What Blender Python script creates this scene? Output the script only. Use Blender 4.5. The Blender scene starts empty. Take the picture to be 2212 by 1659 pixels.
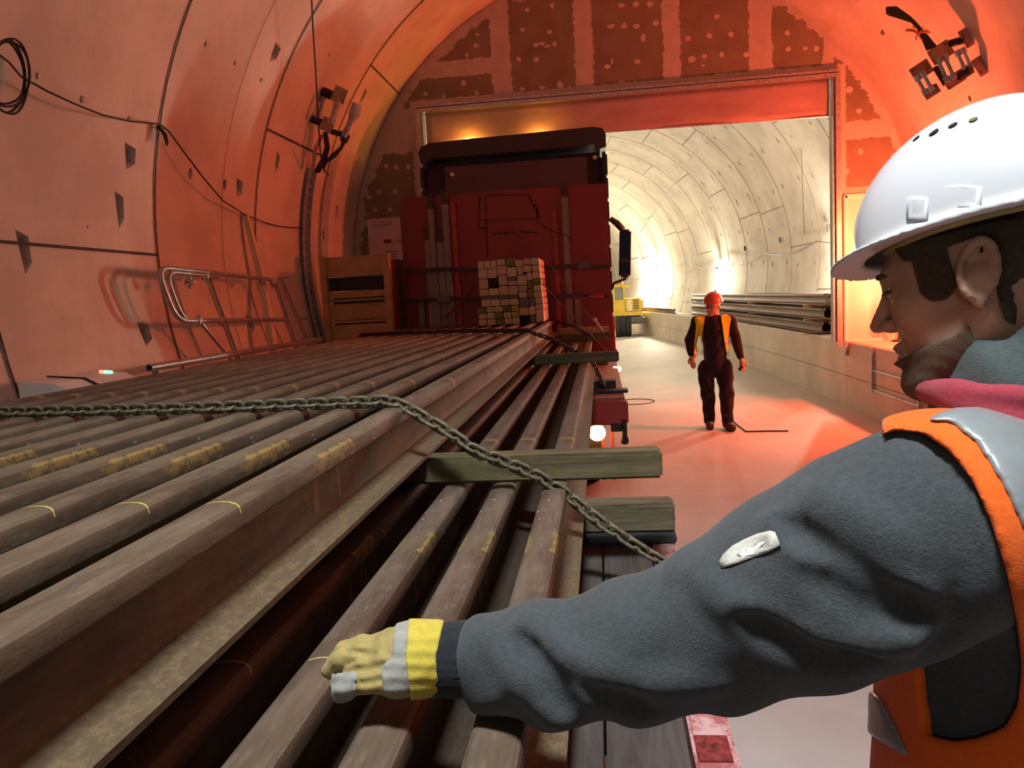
import bpy, bmesh, math, random
import numpy as np
from mathutils import Vector, Matrix
PI=math.pi
random.seed(7)
SC=bpy.context.scene; COL=SC.collection
# ---------------------------------------------------------------- camera
F=1662.; CX,CY=1106.,829.5; CH=1.75
def _basis():
    d=np.array([(1297.-CX)/F,-(632.-CY)/F,-1.]); d/=np.linalg.norm(d)
    u=np.array([-math.sin(.042),math.cos(.042),0.]); u=u-d*(u@d); u/=np.linalg.norm(u)
    return np.array([np.cross(d,u),d,u])
WB=_basis(); CAM=np.array([0,0,CH])
def ray(px,py): return WB@np.array([(px-CX)/F,-(py-CY)/F,-1.])
def aty(px,py,y): r=ray(px,py); return Vector(CAM+r*(y/r[1]))
def atz(px,py,z): r=ray(px,py); return Vector(CAM+r*((z-CH)/r[2]))
def atd(px,py,d): return Vector(CAM+ray(px,py)*d)      # d = distance along the view axis
cd=bpy.data.cameras.new('camera'); cam=bpy.data.objects.new('camera',cd); COL.objects.link(cam)
cd.sensor_fit='HORIZONTAL'; cd.sensor_width=36; cd.lens=36*F/2212; cd.clip_start=.02; cd.clip_end=300
M=Matrix([list(WB[0])+[CAM[0]],list(WB[1])+[CAM[1]],list(WB[2])+[CAM[2]],[0,0,0,1]]); cam.matrix_world=M
SC.camera=cam
# ---------------------------------------------------------------- view, world, area lights
vs=SC.view_settings; SC.display_settings.display_device='sRGB'
vs.view_transform='Standard'; vs.look='None'; vs.exposure=0.0; vs.gamma=1; vs.use_curve_mapping=False
w=bpy.data.worlds.new('tunnel_ambient'); SC.world=w; w.use_nodes=True
w.node_tree.nodes['Background'].inputs[0].default_value=(.75,.82,1,1); w.node_tree.nodes['Background'].inputs[1].default_value=.06
def area(name,loc,target,sx,sy,power,color):
    l=bpy.data.lights.new(name,'AREA'); l.shape='RECTANGLE'; l.size=sx; l.size_y=sy; l.energy=power; l.color=color
    o=bpy.data.objects.new(name,l); COL.objects.link(o); o.location=loc
    o.rotation_euler=(Vector(target)-Vector(loc)).to_track_quat('-Z','Y').to_euler(); return o
# tunnel work lights on the near side, behind the photographer
wl_=area('work_light_right',(-.2,-.1,5.3),(.1,1.5,1.2),.9,.5,70,(.92,.97,1)); wl_.data.spread=math.radians(85)
area('work_light_left',(-1.0,-4.0,2.7),(-2.6,4.5,1.2),1.2,.5,22,(1,.92,.84))
RED=(1,.085,.035)
# ---------------------------------------------------------------- node helpers
class V:
    def __init__(s,nt,sock): s.nt=nt; s.s=sock
    def _m(s,op,*a):
        n=s.nt.nodes.new('ShaderNodeMath'); n.operation=op
        for i,x in enumerate((s,)+a):
            if isinstance(x,V): s.nt.links.new(x.s,n.inputs[i])
            else: n.inputs[i].default_value=x
        return V(s.nt,n.outputs[0])
    def __add__(s,o): return s._m('ADD',o)
    def __sub__(s,o): return s._m('SUBTRACT',o)
    def __mul__(s,o): return s._m('MULTIPLY',o)
    def abs(s): return s._m('ABSOLUTE')
    def max(s,o): return s._m('MAXIMUM',o)
    def min(s,o): return s._m('MINIMUM',o)
    def gt(s,o): return s._m('GREATER_THAN',o)
    def lt(s,o): return s._m('LESS_THAN',o)
    def mod(s,o): return s._m('FLOORED_MODULO',o)
    def inv(s): return (s*-1.)+1.
    def step(s,a,b):
        n=s.nt.nodes.new('ShaderNodeMapRange'); s.nt.links.new(s.s,n.inputs[0]); n.inputs[1].default_value=a; n.inputs[2].default_value=b
        n.interpolation_type='SMOOTHSTEP'; return V(s.nt,n.outputs[0])
    def band(s,a,b,e=.004): return s.step(a-e,a+e)*s.step(b-e,b+e).inv()
class Mat:
    def __init__(s,name,rough=.6,metal=0.,spec=.5):
        s.m=bpy.data.materials.new(name); s.m.use_nodes=True; s.nt=s.m.node_tree
        s.b=s.nt.nodes['Principled BSDF']; s.b.inputs['Roughness'].default_value=rough; s.b.inputs['Metallic'].default_value=metal
        s.b.inputs['Specular IOR Level'].default_value=spec
        tc=s.nt.nodes.new('ShaderNodeTexCoord'); s.P=tc.outputs['Object']; s._h=None
        sp=s.nt.nodes.new('ShaderNodeSeparateXYZ'); s.nt.links.new(s.P,sp.inputs[0]); s.x,s.y,s.z=[V(s.nt,sp.outputs[i]) for i in range(3)]
    def noise(s,scale=5.,detail=4,rough=.6,stretch=None,dist=0.):
        n=s.nt.nodes.new('ShaderNodeTexNoise'); n.inputs['Scale'].default_value=scale; n.inputs['Detail'].default_value=detail
        n.inputs['Roughness'].default_value=rough; n.inputs['Distortion'].default_value=dist
        if stretch:
            mp=s.nt.nodes.new('ShaderNodeMapping'); mp.inputs['Scale'].default_value=stretch; s.nt.links.new(s.P,mp.inputs[0]); s.nt.links.new(mp.outputs[0],n.inputs['Vector'])
        else: s.nt.links.new(s.P,n.inputs['Vector'])
        return V(s.nt,n.outputs['Fac'])
    def vor(s,scale,rand=1.,stretch=None):
        n=s.nt.nodes.new('ShaderNodeTexVoronoi'); n.inputs['Scale'].default_value=scale; n.inputs['Randomness'].default_value=rand
        if stretch:
            mp=s.nt.nodes.new('ShaderNodeMapping'); mp.inputs['Scale'].default_value=stretch; s.nt.links.new(s.P,mp.inputs[0]); s.nt.links.new(mp.outputs[0],n.inputs['Vector'])
        else: s.nt.links.new(s.P,n.inputs['Vector'])
        return V(s.nt,n.outputs['Distance'])
    def col(s,c): 
        n=s.nt.nodes.new('ShaderNodeRGB'); n.outputs[0].default_value=(*c,1); return n.outputs[0]
    def mix(s,f,a,b):
        n=s.nt.nodes.new('ShaderNodeMix'); n.data_type='RGBA'
        if isinstance(f,V): s.nt.links.new(f.s,n.inputs[0])
        else: n.inputs[0].default_value=f
        for k,x in ((6,a),(7,b)):
            if isinstance(x,tuple): n.inputs[k].default_value=(*x,1)
            else: s.nt.links.new(x,n.inputs[k])
        return n.outputs[2]
    def base(s,c):
        if isinstance(c,tuple): s.b.inputs['Base Color'].default_value=(*c,1)
        else: s.nt.links.new(c,s.b.inputs['Base Color'])
        return s
    def rough(s,v): s.nt.links.new(v.s,s.b.inputs['Roughness']); return s
    def bump(s,v,dist=.01,strength=1.):
        n=s.nt.nodes.new('ShaderNodeBump'); n.inputs['Distance'].default_value=dist; n.inputs['Strength'].default_value=strength
        s.nt.links.new(v.s,n.inputs['Height']); s.nt.links.new(n.outputs[0],s.b.inputs['Normal']); return s
    def emit(s,c,st): s.b.inputs['Emission Color'].default_value=(*c,1); s.b.inputs['Emission Strength'].default_value=st; return s
def simple(name,c,rough=.6,metal=0.,var=.25,scale=12.,bump=0.,bs=60.,stretch=None,spec=.5):
    m=Mat(name,rough,metal,spec); n=m.noise(scale,5,.6,stretch)
    m.base(m.mix(n.step(.3,.7),tuple(x*(1-var) for x in c),tuple(min(1,x*(1+var)) for x in c)))
    if bump: m.bump(m.noise(bs,3,.6,stretch),bump)
    return m.m
# ---------------------------------------------------------------- mesh helpers
class MB:
    def __init__(s): s.v=[]; s.f=[]; s.mi=[]; s.sm=[]; s.k=0; s.T=None
    def add(s,vs,fs,smooth=False,mi=None):
        o=len(s.v)
        for p in vs:
            p=Vector(p); 
            if s.T: p=s.T@p
            s.v.append(p)
        for f in fs: s.f.append([o+i for i in f]); s.mi.append(s.k if mi is None else mi); s.sm.append(smooth)
        return s
    def box(s,c,d,rot=None,ch=0.):
        x,y,z=[q/2 for q in d]; R=Matrix.Identity(3) if rot is None else (rot if isinstance(rot,Matrix) else Matrix.Rotation(rot[2],3,'Z')@Matrix.Rotation(rot[1],3,'Y')@Matrix.Rotation(rot[0],3,'X'))
        c=Vector(c)
        if ch<=0 or min(x,y,z)<=ch*1.05:
            vs=[c+R@Vector((a*x,b*y,e*z)) for a in(-1,1) for b in(-1,1) for e in(-1,1)]
            return s.add(vs,[(0,1,3,2),(4,6,7,5),(0,4,5,1),(2,3,7,6),(0,2,6,4),(1,5,7,3)])
        bm=bmesh.new(); bmesh.ops.create_cube(bm,size=1.)
        for v in bm.verts: v.co=Vector((v.co.x*2*x,v.co.y*2*y,v.co.z*2*z))
        bmesh.ops.bevel(bm,geom=bm.edges[:],offset=ch,segments=2,affect='EDGES')
        bm.verts.index_update(); s.add([c+R@v.co for v in bm.verts],[[v.index for v in f.verts] for f in bm.faces]); bm.free(); return s
    def prism(s,poly,axis,a,b):                       # closed polygon extruded along an axis: 'y' -> poly (x,z); 'x' -> (y,z); 'z' -> (x,y)
        n=len(poly)
        def P(p,t): return {'y':(p[0],t,p[1]),'x':(t,p[0],p[1]),'z':(p[0],p[1],t)}[axis]
        vs=[P(p,a) for p in poly]+[P(p,b) for p in poly]
        fs=[(i,(i+1)%n,n+(i+1)%n,n+i) for i in range(n)]+[tuple(range(n))[::-1],tuple(range(n,2*n))]
        return s.add(vs,fs)
    def tube(s,pts,r,n=8,closed=False,cap=True,rr=None):
        pts=[Vector(p) for p in pts]; N=len(pts); rings=[]; prev=None
        for i,p in enumerate(pts):
            if closed: t=pts[(i+1)%N]-pts[i-1]
            else: t=pts[min(i+1,N-1)]-pts[max(i-1,0)]
            t.normalize()
            if prev is None:
                u=t.orthogonal().normalized()
                if closed: u=Vector((0,0,1))-t*t.z if abs(t.z)<.9 else u; u.normalize()
            else: u=prev-t*prev.dot(t); u=u.normalized() if u.length>1e-6 else t.orthogonal().normalized()
            prev=u; w=t.cross(u); q=(rr[i] if rr else r)
            rings.append([p+(u*math.cos(2*PI*k/n)+w*math.sin(2*PI*k/n))*q for k in range(n)])
        vs=[v for rg in rings for v in rg]; fs=[]
        for i in range(N if closed else N-1):
            j=(i+1)%N
            for k in range(n): fs.append((i*n+k,i*n+(k+1)%n,j*n+(k+1)%n,j*n+k))
        s.add(vs,fs,True)
        if cap and not closed:
            s.add(rings[0],[tuple(range(n))[::-1]]); s.add(rings[-1],[tuple(range(n))])
        return s
    def cyl(s,a,b,r,n=20,r2=None): return s.tube([a,b],r,n,rr=[r,r if r2 is None else r2])
    def lathe(s,prof,c,axis=(0,0,1),n=24):
        ax=Vector(axis).normalized(); u=ax.orthogonal().normalized(); w=ax.cross(u); c=Vector(c); vs=[]
        for r,h in prof:
            for k in range(n): vs.append(c+ax*h+(u*math.cos(2*PI*k/n)+w*math.sin(2*PI*k/n))*r)
        m=len(prof); fs=[(i*n+k,i*n+(k+1)%n,(i+1)*n+(k+1)%n,(i+1)*n+k) for i in range(m-1) for k in range(n)]
        fs+= [tuple(range(n))[::-1],tuple(range((m-1)*n,m*n))]
        return s.add(vs,fs,True)
    def build(s,name,mats,parent=None,bevel=0.,sharp=35):
        me=bpy.data.meshes.new(name)
        if parent is not None:
            r=parent
            while r.parent: r=r.parent
            off=Vector(r.location)
        else:
            A=np.array([tuple(v) for v in s.v]); mn,mx=A.min(0),A.max(0); off=Vector(((mn[0]+mx[0])/2,(mn[1]+mx[1])/2,mn[2]))
        if getattr(s,'origin',None) is not None: off=Vector(s.origin)
        me.from_pydata([v-off for v in s.v],[],s.f); 
        if not isinstance(mats,(list,tuple)): mats=[mats]
        for m in mats: me.materials.append(m.m if isinstance(m,Mat) else m)
        for p,mi,sm in zip(me.polygons,s.mi,s.sm): p.material_index=min(mi,len(mats)-1); p.use_smooth=sm
        bm=bmesh.new(); bm.from_mesh(me); bmesh.ops.recalc_face_normals(bm,faces=bm.faces); bm.to_mesh(me); bm.free()
        if any(s.sm): me.set_sharp_from_angle(angle=math.radians(sharp+15))
        o=bpy.data.objects.new(name,me); COL.objects.link(o)
        if parent is not None: o.parent=parent
        else: o.location=off
        if bevel:
            b=o.modifiers.new('edge','BEVEL'); b.width=bevel; b.segments=2; b.limit_method='ANGLE'; b.angle_limit=math.radians(40)
        return o
def tag(o,label,cat,group=None,kind=None):
    if label: o['label']=label
    if cat: o['category']=cat
    if group: o['group']=group
    if kind: o['kind']=kind
    return o
def thing(name,label,cat,loc=(0,0,0),group=None):
    o=bpy.data.objects.new(name,None); o.empty_display_size=.1; COL.objects.link(o); o.location=loc
    return tag(o,label,cat,group)
def struct(o): o['kind']='structure'; return o
def lbl(o,l): o['label']=l; return o
def copy_tree(o,parent=None):
    c=o.copy(); COL.objects.link(c); c.parent=parent
    for ch in [k for k in o.children]: copy_tree(ch,c)
    return c
def text_mesh(txt,size,depth=.0005):
    cu=bpy.data.curves.new('lettering','FONT'); cu.body=txt; cu.size=size; cu.extrude=depth; cu.align_x='CENTER'
    o=bpy.data.objects.new('lettering',cu); COL.objects.link(o); bpy.context.view_layer.update()
    me=bpy.data.meshes.new_from_object(o.evaluated_get(bpy.context.evaluated_depsgraph_get())); bpy.data.objects.remove(o); return me
def rnd(a,b): return random.uniform(a,b)
# tunnel lining: a circle of radius TR round (cx(y), TZ); straight to the partition wall, then bending left
TX,TZ,TR=.355,2.268,3.88; YB=11.0
def cxy(y): return TX-(.0034*(y-9)**2 if y>9 else 0.)
def lin(theta,y,off=0.):                                # theta in degrees from the crown, + to the right; off = towards the axis
    t=math.radians(theta); return Vector((cxy(y)+(TR-off)*math.sin(t),y,TZ+(TR-off)*math.cos(t)))
def fr(theta):                                          # frame on the lining: u along the arc (down on the right), v along y, n inwards
    t=math.radians(theta); return Vector((math.cos(t),0,-math.sin(t))),Vector((0,1,0)),Vector((-math.sin(t),0,-math.cos(t)))
RINGS=[-6.86,-5.03,-3.2,-1.37,.46,2.29,4.12,5.92,7.74,9.6]
# ================================================================ materials
def concrete(name,c,var=.16,bump=.004,streak=True,dark=(.3,.27,.24)):
    m=Mat(name,.82,0,.3); a=m.noise(1.1,6,.62); b=m.noise(9,5,.6); k=m.mix(a.step(.28,.72),tuple(x*(1-var) for x in c),tuple(min(1,x*(1+var)) for x in c))
    k=m.mix(b.step(.55,.8)*.25,k,tuple(x*.72 for x in c))
    if streak: k=m.mix(m.noise(2.2,4,.6,(1,1,.18)).step(.55,.8)*.35,k,tuple(x*.8 for x in c))
    k=m.mix(m.vor(2.3).lt(.035)*.5,k,dark)
    m.base(k); m.bump(m.noise(28,5,.65),bump); return m
M_LIN=concrete('lining_concrete',(.60,.56,.51)); M_LINF=concrete('far_lining_concrete',(.64,.60,.53),.16,streak=False)
M_JOINT=simple('joint_gasket',(.035,.03,.028),.8); M_POCK=simple('pocket_concrete',(.46,.46,.43),.85,var=.2)
M_HOLE=simple('hole_dark',(.012,.01,.01),.9); M_LEDGE=concrete('ledge_concrete',(.58,.53,.46),.14)
mf=Mat('floor_concrete',.72,0,.35); n1=mf.noise(.5,6,.65); n2=mf.noise(5,6,.7); n3=mf.noise(1.6,5,.6,(1,.25,1))
k=mf.mix(n1.step(.3,.7),(.44,.41,.38),(.56,.53,.49)); k=mf.mix(n3.step(.5,.75)*.45,k,(.36,.33,.30)); k=mf.mix(n2.step(.62,.8)*.3,k,(.66,.62,.58)); mf.base(k); mf.bump(mf.noise(22,5,.6),.004)
M_FLOOR=mf.m
# partition wall of plasterboard with jointing compound
mp_=Mat('plasterboard_compound',.85,0,.2)
XS=[-1.30,-.10,1.085,2.27,3.16]; XS=[aty(p,110,YB)[0] for p in (1081,1261,1451,1643,1790)]
wob=(mp_.noise(9,5,.75)-.5)*.16; 
f=None
for x0,hw in zip(XS,(.135,.125,.115,.15,.07)):
    g=((mp_.x-x0).abs()+wob).lt(hw); f=g if f is None else f.max(g)
rad=(((mp_.x-TX)*(mp_.x-TX)+(mp_.z-TZ)*(mp_.z-TZ))._m('SQRT',0.)*-1.+TR)          # distance in from the lining
f=f.max((rad+(mp_.noise(4,5,.7)-.5)*.5).lt(.13))
bx=((mp_.x-(-2.38)).abs()); 
inb=(mp_.x-.386).abs()-2.775                                                       # outside the opening border
bd=((mp_.z-4.40).max(inb)); f=f.max((bd+wob*.6).lt(.17))
zl=aty(980,148,YB)[2]; f=f.max((((mp_.z-zl).abs()+wob*.7).lt(.11))*mp_.x.lt(XS[0]))
zl=aty(850,285,YB)[2]; f=f.max((((mp_.z-zl).abs()+wob).lt(.30))*mp_.x.lt(-2.4))
zl=aty(1860,280,YB)[2]; f=f.max((((mp_.z-zl).abs()+wob).lt(.12))*mp_.x.gt(3.2))
zl=aty(1840,405,YB)[2]; f=f.max(((mp_.z+wob*.3).lt(zl))*mp_.x.gt(3.2))
brd=mp_.mix(mp_.noise(3,5,.6).step(.3,.7),(.165,.155,.115),(.215,.20,.155)); cmp_=mp_.mix(mp_.noise(6,5,.6).step(.3,.7),(.40,.385,.345),(.47,.45,.41))
mp_.base(mp_.mix(f,brd,cmp_)); mp_.bump(f*.5+mp_.noise(30,4,.6)*.3,.004); M_PLAST=mp_.m
M_COMP=simple('compound_dab',(.44,.42,.38),.85,var=.1)
M_GALV=simple('galvanised_steel',(.42,.43,.45),.42,.75,.25,25,.0008,90)
M_ALU=simple('painted_tube_grey',(.38,.39,.42),.38,.6,.2,20)
M_DSTEEL=simple('dark_steel',(.035,.032,.032),.5,.5,.4,18,.001,50); M_BLACK=simple('black_plastic',(.012,.011,.012),.45,0,.3,8)
M_RUBBER=simple('black_rubber',(.022,.024,.027),.75,0,.4,10,.002,60); M_WHITE=simple('white_paint',(.72,.73,.72),.45,0,.08,6)
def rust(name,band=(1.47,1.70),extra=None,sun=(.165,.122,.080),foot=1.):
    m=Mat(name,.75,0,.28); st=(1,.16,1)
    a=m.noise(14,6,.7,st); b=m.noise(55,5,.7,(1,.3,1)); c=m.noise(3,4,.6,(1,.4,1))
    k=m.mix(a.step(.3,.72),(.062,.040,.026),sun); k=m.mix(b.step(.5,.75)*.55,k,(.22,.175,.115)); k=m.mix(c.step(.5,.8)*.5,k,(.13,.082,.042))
    zf=m.z.step(.034,.05).inv()                                                    # orange rust on the foot, near black where foot is small
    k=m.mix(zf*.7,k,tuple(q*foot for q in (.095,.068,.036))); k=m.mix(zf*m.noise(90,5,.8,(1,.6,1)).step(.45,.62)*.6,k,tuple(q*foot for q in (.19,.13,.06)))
    web=m.z.band(.045,.122,.006); k=m.mix(web*m.noise(4,4,.6,(1,.5,1)).step(.4,.65)*.75,k,(.030,.030,.038))
    k=m.mix(web*m.noise(6,4,.6,(1,1.6,.12)).step(.50,.72)*.55,k,(.10,.042,.018))
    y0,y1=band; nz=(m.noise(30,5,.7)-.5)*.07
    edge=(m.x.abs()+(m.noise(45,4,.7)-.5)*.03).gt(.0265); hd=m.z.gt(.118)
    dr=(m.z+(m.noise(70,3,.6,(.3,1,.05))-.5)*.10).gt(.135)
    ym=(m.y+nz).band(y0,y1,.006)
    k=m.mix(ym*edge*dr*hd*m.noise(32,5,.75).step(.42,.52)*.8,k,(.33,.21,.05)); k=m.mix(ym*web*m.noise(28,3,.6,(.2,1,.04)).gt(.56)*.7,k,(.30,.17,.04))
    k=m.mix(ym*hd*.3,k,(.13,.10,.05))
    k=m.mix((m.y+(m.noise(12,3,.6)-.5)*.02).band(2.93,2.965,.004)*hd*.5,k,(.33,.20,.08))
    for q,(p0,p1,am) in enumerate(((4.31,4.36,.35),(5.9,5.97,.3),(7.1,7.2,.3))): k=m.mix((m.y+(m.noise(15,3,.6)-.5)*.02).band(p0,p1,.004)*hd*am,k,(.30,.20,.06))
    yc=m.y+m.x*m.x*6.-(extra or 1.145); k=m.mix((yc+(m.noise(60,2,.5)-.5)*.004).abs().lt(.0016)*m.z.gt(.155)*m.x.gt(-.025),k,(.55,.50,.10))
    k=m.mix((m.vor(40,1,(1,.4,1)).lt(.10)*m.noise(2.5,3,.5).gt(.56))*hd,k,(.42,.38,.34))
    m.base(k); m.rough(b*.3+.58); m.bump(m.noise(90,5,.7,(1,.5,1))*.6+a*.6,.0016); return m.m
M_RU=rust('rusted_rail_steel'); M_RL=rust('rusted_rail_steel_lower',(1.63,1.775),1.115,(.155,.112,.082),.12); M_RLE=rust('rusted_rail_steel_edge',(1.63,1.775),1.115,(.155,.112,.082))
mc=Mat('old_chain_steel',.6,.35,.4); mc.base(mc.mix(mc.noise(60,4,.7).step(.35,.7),(.085,.075,.045),(.19,.165,.105))); mc.bump(mc.noise(300,3,.6),.0008); M_CHAIN=mc.m
M_CHAIND=simple('dark_chain_steel',(.05,.04,.035),.45,.6,.4,60)
def wood(name,a,b,ax=(.12,1,1),sc=22,moss=None):
    m=Mat(name,.8,0,.25); g=m.noise(sc,6,.7,ax,.4); k=m.mix(g.step(.3,.7),a,b)
    k=m.mix(m.noise(sc*3,3,.6,ax).step(.62,.8)*.6,k,tuple(x*.35 for x in a))
    if moss: k=m.mix(m.noise(5,5,.7).step(.45,.65)*.75,k,moss)
    m.base(k); m.bump(g,.002); return m.m
M_TIMB=wood('weathered_timber',(.065,.05,.026),(.17,.135,.07),moss=(.075,.078,.026)); M_TIMB2=wood('grey_timber',(.05,.042,.025),(.19,.16,.095),(.08,1,1),30)
M_FORM=wood('formwork_timber',(.33,.21,.10),(.46,.31,.16),(.25,1,1),9); M_LATH=wood('pale_lath',(.60,.50,.32),(.72,.62,.42),(1,1,.1),10)
M_DECK=wood('deck_planks',(.045,.037,.033),(.09,.075,.066),(1,.08,1),26)
mrp=Mat('red_paint_worn',.5,.1,.5); wr=mrp.noise(7,6,.75); sc_=mrp.noise(30,4,.7,(1,1,.3))
k=mrp.mix(mrp.noise(1.2,4,.5).step(.3,.7),(.27,.022,.018),(.36,.035,.027)); k=mrp.mix(sc_.step(.63,.72)*.6,k,(.12,.02,.018)); k=mrp.mix(wr.step(.62,.68)*.7,k,(.10,.035,.03)); mrp.base(k); M_RED=mrp.m
mrp=Mat('red_paint_chipped_pink',.6,.1,.4); k=mrp.mix(mrp.noise(16,6,.75).step(.42,.58),(.34,.10,.10),(.55,.34,.33)); mrp.base(k); M_PINK=mrp.m
M_CABLE=simple('black_cable',(.018,.016,.016),.5); M_BLUE=simple('strap_webbing',(.05,.035,.035),.8,0,.3,40)
# ================================================================ tunnel shell
def arc_shell(name,t0,t1,y0,y1,step,mats,joints,longs,ny=1,th=.3):
    b=MB(); n=max(2,int(round((t1-t0)/step))); ys=[y0+(y1-y0)*i/ny for i in range(ny+1)]
    ts=[t0+(t1-t0)*i/n for i in range(n+1)]
    inn=[[lin(t,y) for t in ts] for y in ys]; out=[[lin(t,y,-th) for t in ts] for y in ys]; m=n+1; L=len(ys)
    vs=[p for r in inn for p in r]+[p for r in out for p in r]; O=L*m; fs=[]
    for j in range(L-1):
        for i in range(n):
            a=j*m+i; fs.append((a,a+1,a+1+m,a+m)); fs.append((O+a,O+a+m,O+a+1+m,O+a+1))
        for i in (0,n): a=j*m+i; fs.append((a,a+m,O+a+m,O+a))
    for j in (0,L-1):
        for i in range(n): a=j*m+i; fs.append((a,a+1,O+a+1,O+a))
    b.add(vs,fs,True,0); return b
def ribbon(b,pts,half,thick,widthdir,ndir,mi=1):
    vs=[]
    for p,wd,nd in zip(pts,widthdir,ndir): vs+= [p-wd*half,p-wd*half+nd*thick,p+wd*half+nd*thick,p+wd*half]
    fs=[]
    for i in range(len(pts)-1):
        a=4*i; fs+=[(a,a+1,a+5,a+4),(a+1,a+2,a+6,a+5),(a+2,a+3,a+7,a+6)]
    b.add(vs,fs,False,mi)
def ring_joint(b,y,t0,t1,half=.009,st=3.,off=.0015):
    n=max(2,int((t1-t0)/st)); ts=[t0+(t1-t0)*i/n for i in range(n+1)]
    ribbon(b,[lin(t,y,-.001) for t in ts],half,off,[Vector((0,1,0))]*len(ts),[fr(t)[2] for t in ts])
def long_joint(b,t,y0,y1,half=.010,off=.0015):
    n=max(1,int((y1-y0)/1.)); ys=[y0+(y1-y0)*i/n for i in range(n+1)]
    ribbon(b,[lin(t,y,-.001) for y in ys],half,off,[fr(t)[0]]*len(ys),[fr(t)[2]]*len(ys))
def disc_mark(b,t,y,r,mi,sy=1.,n=12):
    u,v,nn=fr(t); c=lin(t,y,.0012); b.add([c+u*math.cos(2*PI*i/n)*r*sy+v*math.sin(2*PI*i/n)*r for i in range(n)],[tuple(range(n))],False,mi)
# bolt pockets cut into the near lining: (theta, y, half length along arc, half width along y, taper, depth)
def pocket_cutter(t,y,h,wy,taper,depth,oval=False):
    b=MB(); u,v,nn=fr(t); c=lin(t,y); 
    if oval: top=[(h*math.cos(a),wy*math.sin(a)) for a in [2*PI*i/14 for i in range(14)]]; bot=[(x*.75,z*.75) for x,z in top]
    else: top=[(-h,-wy*taper),(h,-wy),(h*.75,wy),(-h*.45,wy)] ; bot=[(x*.55+h*.1,z*.6) for x,z in top]
    T=[c+nn*.06+u*a+v*d for a,d in top]; M_=[c+u*a+v*d for a,d in top]; B=[c-nn*depth+u*a+v*d for a,d in bot]; n=len(top)
    vs=T+M_+B; fs=[tuple(range(n)),tuple(range(2*n,3*n))[::-1]]
    for k in (0,1): fs+=[(k*n+i,k*n+(i+1)%n,(k+1)*n+(i+1)%n,(k+1)*n+i) for i in range(n)]
    b.add(vs,fs,False,0); return b
def carve(o,cutters,mat):
    allb=MB()
    for c in cutters: allb.add(c.v,c.f)
    allb.origin=(0,0,0); cu=allb.build('cutter',mat); cu.location=(0,0,0)
    m=o.modifiers.new('cut','BOOLEAN'); m.operation='DIFFERENCE'; m.object=cu; m.solver='EXACT'; m.material_mode='TRANSFER'
    bpy.context.view_layer.update(); dg=bpy.context.evaluated_depsgraph_get()
    me=bpy.data.meshes.new_from_object(o.evaluated_get(dg)); o.modifiers.clear(); o.data=me; bpy.data.objects.remove(cu)
    return o
SEG={'wall_left':(-144,-46),'ceiling':(-46,46),'wall_right':(46,144)}
POCK=[(-79.8,5.59,.10,.075,.5,.09,0),(-79.8,7.37,.10,.075,.5,.09,0),(-60.1,7.43,.10,.075,.5,.09,0),(-85.8,5.47,.14,.055,.35,.10,0),(-91.1,4.46,.14,.055,.35,.10,0),(-99.5,5.56,.10,.075,.5,.09,0),
 (-99.5,7.37,.10,.075,.5,.09,0),(-74.4,8.15,.13,.05,.35,.09,0),(-57,9.9,.12,.05,.35,.08,0),(-79.7,6.46,.055,.035,1,.05,1),(-79.8,7.08,.055,.035,1,.05,1),(-40,8.15,.1,.07,.5,.08,0),(-79,10.2,.10,.05,.5,.08,0),(-84,9.75,.08,.04,.5,.08,0)]
PR=[(38.5,9.9,.09,.06,.5,.08,0),(52.5,9.95,.05,.05,1,.05,1),(60,7.35,.1,.07,.5,.08,0),(79.8,5.6,.1,.07,.5,.08,0),(79.8,7.4,.1,.07,.5,.08,0),(70,9.0,.04,.03,1,.04,1),(71,6.3,.12,.05,.4,.08,0)]
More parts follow.
